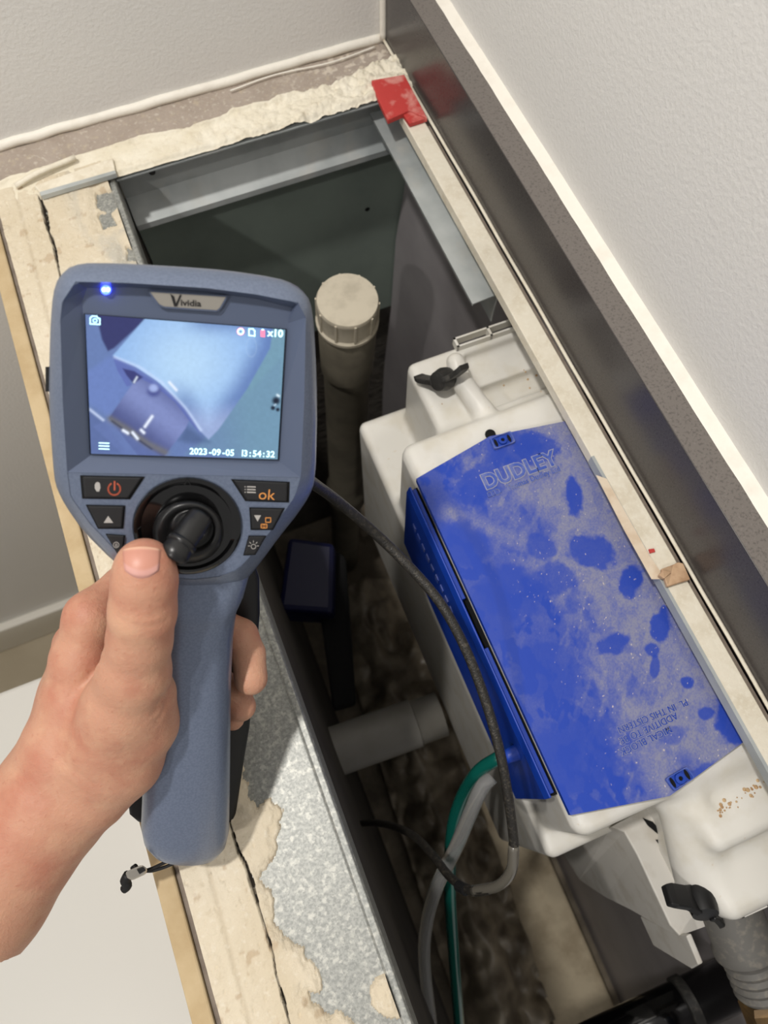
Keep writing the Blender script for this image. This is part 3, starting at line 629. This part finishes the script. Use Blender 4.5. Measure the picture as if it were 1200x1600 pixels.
obj('strap', MB().prism(T, [t-np.array([0, 0, .02]) for t in T]), 'hole', bl, bevel=.004)
# crumpled film on the void floor
def cf(U, V):
    x = -.015+U*.15+.05*V; y = -.42+V*.80; a = fbm(x*14, y*14, 3); b = np.abs(fbm(x*26+4, y*20, 2)-.5); z = -1.00+.04*a+.07*b+.10*np.exp(-((U-.45)/.3)**2)*(.4+.6*fbm(y*6, y*0))
    return np.stack([x, y, z], -1)
P, Fc = grid(70, 200, cf); fo = obj('plastic_film', (P, Fc), 'film', smooth=True)
sm = fo.modifiers.new('thickness', 'SOLIDIFY'); sm.thickness = .0006
tag(fo, 'crumpled dirty clear plastic sheeting on the void floor', 'plastic sheet')

# ================================================================== SMALL LOOSE THINGS
rs_ = thing('red_shim', Pz(622, 150, 0), 'red plastic shim in the far corner beside the stone upstand', 'shim')
T = [np.array(Pz(*p, .006)) for p in ((580, 125), (632, 116), (668, 184), (640, 172), (627, 178), (606, 187), (591, 155))]
obj('plate', MB().prism(T, [t-np.array([0, 0, .005]) for t in T]), 'red', rs_, bevel=.0008)
T = [np.array(Pz(*p, .004)) for p in ((629, 177), (641, 171), (668, 184), (640, 193))]
obj('foot', MB().prism(T, [t-np.array([0, 0, .004]) for t in T]), 'red', rs_, bevel=.0006)
for pts, z_, lab in (([(1032, 890), (1052, 882), (1060, 878), (1068, 880), (1079, 905), (1062, 910), (1044, 916)], .0045, 'torn brown card scrap stuck on the right ledge'), ([(1034, 892), (1050, 894), (1038, 904), (1030, 898)], .0062, 'small curled card flake beside the torn brown scrap')):
    T = [np.array(Pz(*p, z_)) for p in pts]; T[0][2] += .002; T[-1][2] -= .001
    tag(obj('card_scrap', MB().prism(T, [t-np.array([0, 0, .0035]) for t in T]), 'card', bevel=.0006), lab, 'scrap')
T = [np.array(Pz(*p, .0012)) for p in ((1014, 858), (1022, 857), (1024, 862), (1016, 864))]
tag(obj('red_chip', MB().prism(T, [t-np.array([0, 0, .0014]) for t in T]), 'red'), 'tiny red plastic chip on the right ledge beside the blue lid', 'chip')

# ================================================================== INSPECTION CAMERA
dv = thing('inspection_camera', D(290, 1330, -.06), 'slate blue handheld inspection camera with lit screen held over the void', 'camera')
OUT = [(116, 411), (182, 411), (274, 416), (354, 422), (434, 434), (466, 446), (486, 470), (492, 522), (496, 630), (493, 750), (484, 774), (466, 802), (434, 842), (402, 886), (376, 916), (300, 930), (240, 920), (182, 882), (130, 830), (102, 790), (88, 762), (84, 742), (76, 630), (78, 522), (82, 462), (90, 434)]
RID = [(118, 440), (200, 442), (322, 450), (400, 460), (466, 473), (478, 496), (475, 630), (470, 746), (461, 776), (432, 818), (398, 862), (372, 890), (340, 902), (300, 906), (260, 902), (226, 890), (186, 866), (140, 818), (110, 776), (105, 738), (98, 630), (94, 500), (97, 472)]
def star(poly, n=128, c=(290, 640), sm=1):
    P = np.array(poly, float)
    for _ in range(sm):
        Q = np.roll(P, -1, 0); P = np.stack([.78*P+.22*Q, .22*P+.78*Q], 1).reshape(-1, 2)
    out = []
    for t in np.linspace(0, 2*math.pi, n, endpoint=False):
        d = np.array([math.cos(t), math.sin(t)]); best = None
        for a, b in zip(P, np.roll(P, -1, 0)):
            e = b-a; w = a-np.array(c); den = d[0]*e[1]-d[1]*e[0]
            if abs(den) < 1e-9: continue
            s = (w[0]*e[1]-w[1]*e[0])/den; u = (w[0]*d[1]-w[1]*d[0])/den
            if s > 0 and -1e-6 <= u <= 1+1e-6 and (best is None or s > best): best = s
        out.append(np.array(c)+d*best)
    return np.array(out)
o_px = star(OUT); r_px = star(RID, sm=0)
mid = r_px*.45+o_px*.55
ro = [D(x_, y_, -.011) for x_, y_ in o_px]; cO = np.mean(ro, 0)
rr0 = [D(x_, y_, .0) for x_, y_ in r_px]; rm = [D(x_, y_, -.0035) for x_, y_ in mid]; rm2 = [D(*(r_px[i]*.12+o_px[i]*.88), -.0075) for i in range(len(o_px))]
sh = lambda k, w: [cO+(p-cO)*k+DN*w for p in ro]
hd = obj('head_shell', MB().loft([rr0, rm, rm2, ro, sh(.985, -.008), sh(.93, -.016), sh(.80, -.021)], False, True), 'shell', dv, auto=38)
# bezel chamfer and recess floor
Aq = [(105, 738), (98, 630), (94, 500), (97, 472), (118, 440), (200, 442), (322, 450), (400, 460), (466, 473), (478, 496), (475, 630), (470, 746)]
Bq = [(142, 711), (137, 630), (131, 500), (128, 472), (136, 450), (200, 449), (322, 457), (400, 467), (456, 481), (450, 505), (441, 630), (436, 721)]
wb = -.0055
obj('bezel', MB().loft([[D(*p, 0) for p in Aq], [D(*p, wb) for p in Bq]], False, False), 'recess', hd)
sill = MB().add([D(105, 738, 0), D(470, 746, 0), D(436, 721, wb), D(142, 711, wb)], [(0, 1, 2, 3)])
obj('bezel_sill', sill, 'shell', hd)
obj('bezel_floor', MB().add([D(*p, wb) for p in Bq], [tuple(range(len(Bq)))]), 'recess', hd)
low_ = [(105, 738), (470, 746), (461, 776), (432, 818), (398, 862), (372, 890), (340, 902), (300, 906), (260, 902), (226, 890), (186, 866), (140, 818), (110, 776)]
obj('control_panel', MB().add([D(*p, -.0003) for p in low_], [tuple(range(len(low_)))]), 'shell', hd)
# screen picture, drawn vertex by vertex
SCc = np.array([(133, 491), (446, 515), (434, 718), (142, 709)], float)
nx, ny = 300, 214
def scf(U, V):
    q = ((1-U)*(1-V))[..., None]*SCc[0]+(U*(1-V))[..., None]*SCc[1]+(U*V)[..., None]*SCc[2]+((1-U)*V)[..., None]*SCc[3]
    k = DO+DN*(wb+.0012); dd = CF*F+(q[..., :1]-600)*CR+(800-q[..., 1:])*CU
    return CAM+dd*((k@DN)/(dd@DN))[..., None]
P, Fc = grid(nx, ny, scf); px, py = proj(P); cx = (px-130)/.26667; cy = (py-480)/.26667
col = lin((100, 122, 172))*np.ones((len(P), 1)); right = sst(650, 1000, cx-.2*cy+100)[:, None]; col = col*(1-right)+lin((112, 150, 172))*right
def paint(poly, rgb, soft=6, amt=1.):
    global col
    m_ = (sst(soft, -soft, polysd(cx, cy, poly))*amt)[:, None]; col = col*(1-m_)+(lin(rgb) if np.ndim(rgb) == 1 else rgb)*m_
def stroke(pts, rgb, w, amt=1.):
    global col
    m_ = (np.exp(-(linesd(cx, cy, pts)/w)**2)*amt)[:, None]; col = col*(1-m_)+lin(rgb)*m_
paint([(20, 380), (170, 280), (280, 470), (150, 640), (30, 560)], (104, 126, 184), 20)
paint([(75, 40), (400, 40), (180, 240), (145, 258), (110, 190)], (52, 56, 104), 8)
paint([(20, 590), (120, 660), (260, 860), (20, 860)], (84, 100, 150), 15, .7)
stroke([(40, 600), (118, 662)], (190, 205, 236), 9, .8)
paint([(700, 780), (1160, 300), (1160, 860), (600, 860)], (108, 142, 170), 20, .6)
paint([(600, 690), (740, 790), (640, 800), (560, 780)], (70, 90, 130), 25, .7)
# cylinder below the rim
tt_ = ((cx-150)*.62+(cy-650)*-.78); shade = np.exp(-((tt_-210)/120)**2)[:, None]
pc = lin((66, 74, 126))*(1-shade)+lin((124, 136, 188))*shade
paint([(285, 455), (360, 385), (640, 620), (600, 710), (470, 880), (330, 880), (150, 650)], pc, 6)
paint([(150, 655), (470, 880), (250, 880), (60, 700)], (98, 116, 170), 10, .7)
stroke([(160, 655), (260, 715), (380, 800), (480, 850)], (112, 112, 110), 22, .75); stroke([(170, 668), (300, 760), (400, 830)], (50, 54, 76), 7, .7)
for a in (((404, 640), (362, 700)), ((235, 722), (262, 738)), ((290, 735), (318, 770)), ((340, 720), (355, 735))): stroke(a, (232, 240, 255), 9, .95)
# fixture body
bodyp = [(385, 40), (1120, 60), (1095, 240), (960, 480), (790, 720), (735, 775), (660, 700), (560, 560), (430, 450), (172, 285)]
g_ = np.exp(-(((cx-600)/330)**2+((cy-330)/300)**2))[:, None]; sd_ = polysd(cx, cy, bodyp); ed_ = sst(-150, -5, sd_)[:, None]*sst(560, 760, cx+.2*cy)[:, None]
bc_ = lin((134, 172, 224))*(1-g_)+lin((176, 208, 238))*g_; bc_ = bc_*(1-.72*ed_)+lin((74, 98, 160))*.72*ed_
lowr = sst(520, 700, cy)[:, None]; bc_ = bc_*(1-lowr*.4)+lin((196, 208, 240))*lowr*.4
paint(bodyp, bc_, 7)
paint([(172, 285), (300, 345), (430, 430), (560, 545), (640, 650), (690, 745), (640, 690), (540, 560), (420, 460), (300, 400), (262, 395), (285, 455), (255, 465), (200, 370)], (92, 106, 172), 6, .9)
stroke([(185, 292), (330, 350), (460, 440), (600, 590), (690, 720)], (196, 214, 246), 9, .6); stroke([(505, 440), (545, 485)], (236, 242, 255), 9, .8)
paint([(230, 358), (300, 375), (350, 410), (295, 450), (255, 400)], (56, 60, 116), 6); stroke([(315, 410), (298, 440)], (224, 236, 250), 6, .8)
m_ = np.exp(-(((cx-412)/40)**2+((cy-492)/34)**2)**2)[:, None]; col = col*(1-m_)+lin((70, 78, 140))*m_
m_ = np.exp(-(((cx-412)/28)**2+((cy-474)/24)**2)**2)[:, None]; col = col*(1-m_)+lin((160, 176, 226))*m_
for a, b, r_ in ((1130, 548, 24), (1112, 590, 14), (1140, 600, 12)):
    m_ = np.exp(-(((cx-a)/r_)**2+((cy-b)/r_)**2)**2)[:, None]; col = col*(1-m_)+lin((22, 32, 52))*m_
stroke([(1138, 515), (1146, 520)], (220, 240, 250), 7, .9); stroke([(1120, 575), (1128, 570)], (190, 215, 235), 5, .8)
m_ = (np.exp(-((np.hypot((cx-985)/30, (cy-235)/56)-1)/.10)**2)*.25)[:, None]; col = col*(1-m_)+lin((170, 196, 226))*m_
col = col*(.94+.12*fbm(cx/18, cy/18)[:, None])
scr = obj('screen', (P, Fc), 'screen', dv, smooth=True, colors=col)
obj('screen_border', MB().loft([[D(*(SCc.mean(0)+(p-SCc.mean(0))*1.012), wb+.0004) for p in SCc], [D(*(SCc.mean(0)+(p-SCc.mean(0))*.998), wb+.0014) for p in SCc]], True, False), 'glossblack', scr)
ws = wb+.0014
def dtext(nm, s, a, size_px, m, parent, w=0., slope=None, **kw):
    O_ = D(*a, w); xd = (D(a[0]+40, a[1]+(slope if slope is not None else 1.6), w)-O_); xd /= np.linalg.norm(xd); yd = np.cross(DN, xd); return text(nm, s, size_px/ppm(O_), O_, xd, yd, m, parent, **kw)
for k_, ch_ in enumerate('2023-09-05 13:54:32'):
    if ch_ != ' ': dtext('date_digit', ch_, (296+k_*7.02+(2 if ch_ in ':-1' else 0), 709.5+k_*.27), 14.5, 'scr_text', scr, ws, extrude=.00005, bold=.025, sx=.93)
dtext('zoom_text', 'x10', (418, 525), 16, 'scr_text', scr, ws, 3, extrude=.00005, bold=.03)
def poly_w(pts, w): return MB().add([D(*p, w) for p in pts], [tuple(range(len(pts)))])
def strip(pts, wd, w, closed=False):
    mb = MB(); P_ = [np.array(p, float) for p in pts]; 
    if closed: P_.append(P_[0])
    for a, b in zip(P_[:-1], P_[1:]):
        e = (b-a)/np.linalg.norm(b-a); s = np.array([-e[1], e[0]])*wd/2; e = e*wd/2
        mb.add([D(*q, w) for q in (a-e-s, b+e-s, b+e+s, a-e+s)], [(0, 1, 2, 3)])
    return mb
def circ(c, r, n=20, a0=0, a1=2*math.pi): return [(c[0]+r*math.cos(t), c[1]+r*math.sin(t)) for t in np.linspace(a0, a1, n, endpoint=(a1-a0 < 6.2))]
obj('camera_icon', strip([(141, 497), (144, 494), (151, 494), (153, 497), (156, 498), (156, 507), (141, 506)], 1.8, ws, True), 'scr_text', scr); obj('camera_icon_lens', strip(circ((148.5, 501), 3), 1.4, ws, True), 'scr_text', scr)
obj('menu_icon', MB(), 'scr_text', scr) if False else None
for k_ in range(3): obj('menu_icon_bar', strip([(155, 692+k_*4.6), (170, 692.6+k_*4.6)], 1.8, ws), 'scr_text', scr)
obj('record_icon', strip(circ((376, 518), 4), 2.2, ws, True), 'scr_text', scr); obj('record_icon_rim', strip(circ((376, 518), 5.6), 1, ws, True), 'scr_red', scr)
obj('card_icon', strip([(389, 514), (395, 514), (398, 517), (398, 525), (389, 524)], 2, ws, True), 'scr_text', scr)
obj('battery_icon', poly_w([(407, 516), (414, 516), (414, 527), (407, 526)], ws), 'scr_red', scr); obj('battery_icon_tip', poly_w([(408.5, 514), (412.5, 514), (412.5, 516), (408.5, 516)], ws), 'scr_text', scr)
# lamp, badge
ld = obj('status_lamp', MB().prism([D(*p, wb+.0022) for p in circ((165.5, 452.5), 7.2, 14)], [D(*p, wb) for p in circ((165.5, 452.5), 8.2, 14)]), 'led', dv)
for dx in (-3, 3): obj('lamp_core', poly_w(circ((165.5+dx, 452.5), 3.2, 10), wb+.0024), 'led_core', ld)
bg = [(232, 455), (355, 463), (344, 482), (339, 486), (256, 480), (248, 476)]
bdg = obj('badge', MB().prism([D(*p, wb+.0016) for p in bg], [D(*p, wb) for p in bg]), 'silver', dv, bevel=.0003)
obj('badge_frame', strip(bg, 2.2, wb+.0018, True), 'recess', bdg)
dtext('badge_text', 'ividia', (282, 477.5), 13.5, 'ink', bdg, wb+.0019, 1.9, extrude=.00006, bold=.02, sx=1.15)
obj('badge_mark', poly_w([(266, 459), (272, 463), (275, 474), (281, 460.5), (284, 461), (277, 479), (272, 479)], wb+.0019), 'ink', bdg)
# buttons with their symbols
wbt = .0013
def button(pts, nm):
    c_ = np.mean(np.array(pts, float), 0); q = [c_+(np.array(p)-c_)*1.0 for p in pts]
    b = obj('button', MB().prism([D(*(c_+(p-c_)*.97), wbt) for p in q], [D(*p, -.001) for p in q]), 'button', dv, bevel=.0006, seg=3, label=nm)
    rim = [D(*(c_+(p-c_)*1.07), .00005) for p in q]; obj('button_well', MB().add(rim, [tuple(range(len(rim)))]), 'hole', b); return b
wi = wbt+.0001
b = button([(128, 744), (223, 746), (201, 779), (131, 778)], 'black power button with a hand symbol')
obj('power_symbol', strip(circ((178.5, 764), 9.5, 14, -math.pi*.32, math.pi*1.32), 2.4, wi), 'ico_red', b); obj('power_symbol_bar', strip([(179, 753), (179, 765)], 2.6, wi), 'ico_red', b)
obj('hand_symbol', poly_w([(148, 757), (150, 754), (153, 753), (156, 755), (157, 762), (155, 768), (151, 768), (148, 763)], wi), 'ico_grey', b)
b = button([(364, 750), (450, 754), (449, 784), (385, 782)], 'black ok button with an orange word')
for k_ in range(3):
    obj('list_bar', strip([(387, 760.5+k_*4.3), (398.5, 760.9+k_*4.3)], 2, wi), 'ico_grey', b); obj('list_dot', poly_w(circ((383, 760.5+k_*4.3), 1, 6), wi), 'ico_grey', b)
dtext('ok_text', 'ok', (403, 780), 25, 'ico_or', b, wi, 1.6, extrude=.00004)
b = button([(136, 790), (194, 791), (191, 825), (154, 825)], 'black button with an up arrow'); obj('arrow_symbol', poly_w([(169, 806), (177, 817), (162, 817)], wi), 'ico_grey', b)
b = button([(391, 794), (443, 795), (426, 827), (393, 827)], 'black button with a down arrow'); obj('arrow_symbol', poly_w([(397, 805), (408, 805), (402.5, 815)], wi), 'ico_grey', b)
obj('video_symbol', strip([(415, 809), (423, 809), (423, 816), (415, 816)], 1.4, wi, True), 'ico_or', b); obj('photo_symbol', strip([(408, 819), (417, 819), (417, 825), (408, 825)], 1.4, wi, True), 'ico_or', b); obj('photo_symbol_lens', strip(circ((412.5, 822), 1.8, 10), 1, wi, True), 'ico_or', b)
b = button([(166, 835), (195, 837), (192, 862), (183, 864)], 'small black button half under the thumb'); obj('round_symbol', strip(circ((181.5, 851.5), 4.4, 14), 1.2, wi, True), 'ico_grey', b); dtext('round_symbol_letter', 'B', (179.3, 854.3), 8, 'ico_grey', b, wi, extrude=.00004)
b = button([(389, 838), (415, 838), (399, 866), (381, 867)], 'small black button with a bulb symbol'); obj('bulb_symbol', strip(circ((396, 854), 3.6, 12), 1.2, wi, True), 'ico_grey', b)
for q_ in np.linspace(math.pi, 2*math.pi, 5): obj('bulb_ray', strip([(396+5.6*math.cos(q_), 853+5.6*math.sin(q_)), (396+8*math.cos(q_), 853+8*math.sin(q_))], 1, wi), 'ico_grey', b)
# joystick
jc = (292.5, 821.5)
def ring(c, rx, w, n=48, ry=None): return [D(c[0]+rx*math.cos(t), c[1]+(ry or rx*.885)*math.sin(t), w) for t in np.linspace(0, 2*math.pi, n, endpoint=False)]
js = obj('joystick_base', MB().loft([ring(jc, 86, .0001), ring(jc, 84, .0012), ring(jc, 78, .0014), ring(jc, 66, -.0012), ring(jc, 62, -.0015)]), 'glossblack', dv, auto=50)
obj('joystick_boot', MB().loft([ring((294, 832), 56, -.0014), ring((294, 831), 55, .0025), ring((295, 829), 50, .0055), ring((296, 828), 42, .0065), ring((298, 827), 36, .0045), ring((300, 825), 32, .004), ring((302, 822), 27, .0062), ring((304, 819), 20, .0075)]), 'rubber', js, smooth=True)
obj('joystick_stick', MB().tube([D(314, 806, .0052), D(302, 823, .0088), D(286, 846, .0130), D(274, 864, .0160), D(269, 872, .0168)], [.0052, .0056, .0054, .0060, .0050], 20, 4), 'rubber', js, smooth=True)
obj('stick_collar', MB().tube([D(287, 845, .0126), D(281, 853, .0140)], [.0061, .0061], 20, 2), 'rubber', js, smooth=True)
for q_ in (0, 1.57, 3.14, 4.71):
    c_ = (jc[0]+68*math.sin(q_), jc[1]-60*math.cos(q_)); s_, k_ = math.sin(q_), math.cos(q_)
    rotp = lambda a, b: (c_[0]+a*k_-b*s_, c_[1]+a*s_+b*k_)
    if q_ == 0: obj('direction_mark', strip([rotp(-5, 0), rotp(0, -9), rotp(5, 0)], 1.2, .0016, True), 'ico_grey', js) if False else obj('direction_mark', strip([(288.5, 757.5), (293, 748.5), (297.5, 757.5)], 1.1, .0016), 'rubber', js)
obj('side_catch', MB().loft([[D(x_, y_, w) for x_, y_ in ((71, 573), (82, 573), (82, 612), (71, 612))] for w in (-.014, -.020)]), 'black', dv)
# handle
def section(cx, cy, hw, wc, th, n=40, flat=2.4):
    C_ = D(cx, cy, wc); a = D(cx+hw, cy+hw*.03, wc)-C_; out = []
    for t in np.linspace(0, 2*math.pi, n, endpoint=False):
        c_, s_ = math.cos(t), math.sin(t); out.append(C_+a*np.sign(c_)*abs(c_)**(2/flat)+DN*th*np.sign(s_)*abs(s_)**(2/flat))
    return out
hs = [(300, 884, 92, -.014, .0105), (300, 905, 86, -.0145, .0125), (300, 926, 80, -.0155, .0145), (299.5, 942, 72.5, -.016, .0158), (299, 950, 70, -.0165, .0152), (298, 985, 66.5, -.017, .0155), (296, 1060, 65, -.017, .0155), (294, 1150, 66, -.017, .0155), (292, 1240, 67, -.017, .015), (290.5, 1290, 67.5, -.017, .0145), (290, 1312, 63, -.017, .013), (290, 1326, 52, -.017, .011), (290, 1334, 36, -.017, .008), (290, 1337, 18, -.017, .004)]
obj('handle', MB().loft([section(*s) for s in hs]), 'shell', dv, auto=60)
gs = [(312, 848, 78, -.050, .004), (308, 900, 97, -.052, .0045), (306, 954, 100, -.053, .0045), (301, 1050, 97, -.053, .0045), (296, 1132, 94, -.052, .0045), (292, 1180, 90, -.050, .0045), (288, 1240, 85, -.046, .0045), (287, 1272, 81, -.042, .0045), (287, 1283, 70, -.041, .003)]
gd = obj('rear_guard', MB().loft([section(*s, flat=3) for s in gs]), 'black', dv, auto=50)
obj('guard_foot', MB().loft([section(290, 1255, 60, -.028, .006), section(289, 1262, 64, -.036, .010), section(288, 1276, 64, -.038, .009)]), 'black', dv)
obj('guard_neck', MB().loft([section(300, 800, 90, -.034, .014), section(305, 850, 88, -.040, .014), section(307, 890, 85, -.046, .008)]), 'black', dv)
# flexible probe
pts = [(462, 735, .335), (492, 757, .372), (530, 785, .40), (580, 828, .42), (640, 886, .425), (690, 945, .425), (728, 1015, .425), (757, 1090, .425), (780, 1170, .425), (794, 1245, .43), (803, 1320, .44), (799, 1360, .445), (778, 1384, .455), (740, 1392, .475), (705, 1372, .50), (675, 1335, .53), (640, 1302, .58), (590, 1286, .66), (540, 1290, .74)]
pb = obj('probe_tube', MB().tube([Pd(*p) for p in pts], .0030, 12, 8), 'tube', dv, smooth=True)
obj('tip_sleeve', MB().tube([Pd(*p) for p in pts[10:14]], .0034, 12, 6), 'smoke_sleeve', pb, smooth=True)
obj('tip_band', MB().tube([Pd(728, 1391, .481), Pd(716, 1384, .489)], .0036, 12, 2), 'hole', pb)
# wrist strap at the end of the handle
wsr = obj('strap_eyelet', MB().loft([[D(x_, y_, -.014) for x_, y_ in circ((296, 1338), 9, 16)], [D(x_, y_, -.010) for x_, y_ in circ((296, 1338), 7, 16)]]), 'black', dv)
for dy, e in ((0, 0), (7, 6)):
    obj('strap_cord', MB().tube([D(300-e, 1336, -.012), D(285, 1340+e*.3, -.013), D(262, 1346+dy, -.014), D(240, 1356+dy*.6, -.016), D(226, 1361, -.016)], .0009, 8, 5), 'cord', wsr, smooth=True)
obj('strap_loop', MB().tube([D(292, 1336, -.010), D(286, 1343, -.008), D(280, 1340, -.008), D(288, 1336, -.010), D(294, 1342, -.009), D(286, 1346, -.009)], .0009, 8, 5), 'cord', wsr, smooth=True)
ckp = [(196, 1362), (222, 1351), (231, 1358), (228, 1366), (206, 1376), (198, 1372)]
obj('strap_clip', MB().prism([D(*p, -.010) for p in ckp], [D(*p, -.016) for p in ckp]), 'silver', wsr, bevel=.001)
obj('strap_clip_eye', MB().prism([D(*p, -.0095) for p in [(214, 1359), (224, 1355), (228, 1360), (218, 1366)]], [D(*p, -.012) for p in [(214, 1359), (224, 1355), (228, 1360), (218, 1366)]]), 'black', wsr)
obj('strap_tail', MB().tube([D(200, 1366, -.013), D(196, 1376, -.013), D(199, 1384, -.012), D(193, 1390, -.012)], [.0024, .0028, .0024, .0022], 10, 4), 'cord', wsr, smooth=True)
obj('strap_knot', MB().tube([D(207, 1358, -.016), D(213, 1353, -.016)], [.0016, .0014], 8, 3), 'cord', wsr, smooth=True)

# ================================================================== HAND AND FOREARM
def hp_(x, y, w, r):
    p = D(x, y, w); return p, r/ppm(p)
def chain(*a): return [hp_(*q) for q in a]
BODY = [
    chain((226, 884, .0175, 43), (226, 905, .0170, 46), (223, 955, .0165, 47.5), (218, 1000, .0135, 46), (210, 1050, .0095, 52), (192, 1105, .0035, 60), (160, 1175, -.004, 68)),   # thumb
    chain((226, 1085, .0005, 48), (222, 1130, -.0015, 52), (190, 1185, -.004, 60), (140, 1225, -.006, 72)),            # ball of the thumb
    chain((142, 966, -.024, 38), (128, 1030, -.022, 44), (122, 1100, -.018, 56), (110, 1170, -.013, 72), (82, 1248, -.010, 91), (-35, 1395, .000, 108), (-170, 1560, .012, 122), (-330, 1760, .03, 135)),
    chain((122, 1010, -.036, 38), (115, 1090, -.034, 50), (95, 1190, -.026, 66)),
    chain((120, 1060, -.044, 36), (115, 1130, -.040, 44), (100, 1200, -.030, 60)),
]
FING = [
    chain((142, 964, -.025, 38), (196, 918, -.040, 35), (290, 902, -.0425, 29), (335, 905, -.042, 27)),
    chain((122, 1005, -.037, 36), (220, 985, -.0425, 28), (335, 972, -.0425, 26), (376, 994, -.038, 27), (388, 1022, -.033, 26), (392, 1060, -.027, 26)),
    chain((118, 1058, -.044, 34), (220, 1048, -.0435, 27), (335, 1060, -.043, 24), (368, 1088, -.035, 24), (377, 1104, -.031, 23)),
    chain((116, 1110, -.044, 32), (220, 1098, -.0435, 24), (332, 1098, -.042, 20), (360, 1118, -.036, 19), (364, 1123, -.034, 18)),
]
def dent(P, pts, amp, wd):
    q = np.full(len(P), 1e9, np.float32)
    for a, b in zip(pts[:-1], pts[1:]): q = np.minimum(q, sd_cone(P, a, 0, b, 0))
    return amp*np.exp(-(q/wd)**2)
def surf(x, y, wguess):                      # a line of sight meets the skin here (used to lay creases and the nail)
    d_ = ray(x, y); d_ = d_/np.linalg.norm(d_); t = np.linalg.norm(D(x, y, wguess)-CAM)-.03; p = None
    for _ in range(60):
        p = CAM+d_*t; s = float(hand0(p[None].astype(np.float32))[0]); t += s*.9
        if abs(s) < 2e-5: break
    return p
def surf_many(X, Y, wguess):
    X = np.asarray(X, float); Y = np.asarray(Y, float); d_ = CF*F+(X[:, None]-600)*CR+(800-Y[:, None])*CU; d_ /= np.linalg.norm(d_, axis=1)[:, None]
    t = np.array([np.linalg.norm(D(x_, y_, wguess)-CAM)-.03 for x_, y_ in zip(X, Y)])
    for _ in range(50): t = t+.9*hand0((CAM+d_*t[:, None]).astype(np.float32))
    return CAM+d_*t[:, None]
def hand0(P):
    d = None
    for i, chn in enumerate(BODY):
        e = None
        for (a, ra), (b, rb) in zip(chn[:-1], chn[1:]):
            s = sd_cone(P, a, ra, b, rb); e = s if e is None else smin(e, s, .006)
        d = e if d is None else smin(d, e, .007 if i != 2 else .005)
    for chn in FING:
        e = None
        for (a, ra), (b, rb) in zip(chn[:-1], chn[1:]):
            s = sd_cone(P, a, ra, b, rb); e = s if e is None else smin(e, s, .002)
        d = smin(d, e, .006 if chn is FING[0] else .0016)
    return d
CRE = []
for pts, amp, wd in (([(184, 962), (205, 976), (228, 981), (252, 975), (264, 966)], .0007, .0011), ([(186, 952), (210, 962), (240, 963), (262, 956)], .0004, .0010), ([(184, 974), (210, 990), (245, 988), (262, 978)], .0004, .0011),
        ([(168, 985), (158, 1025), (143, 1052), (136, 1066)], .0011, .0016), ([(0, 1218), (22, 1226), (45, 1240), (62, 1256)], .0006, .0014), ([(272, 1062), (255, 1085), (243, 1112)], .0005, .0014), ([(262, 1095), (244, 1130)], .0004, .0013), ([(188, 944), (214, 953), (246, 952), (264, 947)], .0003, .0009), ([(60, 1180), (95, 1215), (130, 1240)], .0003, .0012), ([(75, 1165), (112, 1200), (150, 1226)], .0003, .0012), ([(30, 1205), (70, 1245), (105, 1275)], .00035, .0013), ([(96, 985), (104, 975), (112, 972)], .0003, .001)):
    CRE.append(([surf(x_, y_, .02) for x_, y_ in pts], amp, wd))
NC = (223, 876)                               # nail bed: a shallow flat in the thumb's back
nail_uv = lambda a, b: (NC[0]+a+ b*.02, NC[1]+b)
def hand(P):
    d = hand0(P)
    for pts, amp, wd in CRE: d = d+dent(P, pts, amp, wd)
    return d
hpts = np.array([p for chn in BODY[:2]+BODY[3:]+FING for p, r_ in chn]+[p for p, r_ in BODY[2][:-2]])
lo = np.maximum(hpts.min(0)-.033, [-.26, -.2, .0]); hi = hpts.max(0)+.024
V_, Q_ = sdf_mesh(hand, lo, hi, .00135)
base = V_[V_[:, 2].argmin()]
pr_ = thing('person', (float(V_[:, 0].mean()), float(V_[:, 1].mean()), float(V_[:, 2].min())), 'bare left hand and forearm gripping the inspection camera, thumb on its joystick', 'person')
obj('hand', (V_, Q_), 'skin', pr_, smooth=True)
# thumbnail: curved plate lying on the thumb
nx, ny = 31, 27; U, Vv = np.meshgrid(np.linspace(-1, 1, nx), np.linspace(0, 1, ny), indexing='ij'); pts = np.zeros((nx, ny, 3)); nc = np.zeros((nx, ny, 3))
_tp = 854+5*U*U; _bt = 906-15*np.abs(U)**2.2; NP = surf_many((221.5+U*(31-3*Vv*Vv)).ravel(), (_tp+(_bt-_tp)*Vv).ravel(), .02).reshape(nx, ny, 3)
for i in range(nx):
    for j in range(ny):
        a, b = U[i, j], Vv[i, j]; p = NP[i, j]; n_ = (CAM-p)/np.linalg.norm(CAM-p)
        edge = min(1-abs(a), (1-b)*1.2); pts[i, j] = p+n_*(-.0003+.0011*float(sst(0, .16, edge))+.0003*(b < .06))
        lun = float(sst(.62, .74, b+.12*a*a-.03)); t_ = lin((190, 134, 116))*(1-lun)+lin((198, 148, 138))*lun
        fr = float(sst(.10, .03, b)); t_ = t_*(1-fr)+lin((206, 164, 138))*fr; dk = float(sst(.12, .0, edge))*.5; nc[i, j] = t_*(1-dk)+lin((150, 84, 70))*dk
i, j = np.meshgrid(np.arange(nx-1), np.arange(ny-1), indexing='ij'); a = (i*ny+j).ravel()
obj('thumbnail', (pts.reshape(-1, 3), np.stack([a, a+1, a+ny+1, a+ny], 1)), 'nail', pr_, smooth=True, label='pale pink thumbnail', colors=nc.reshape(-1, 3))
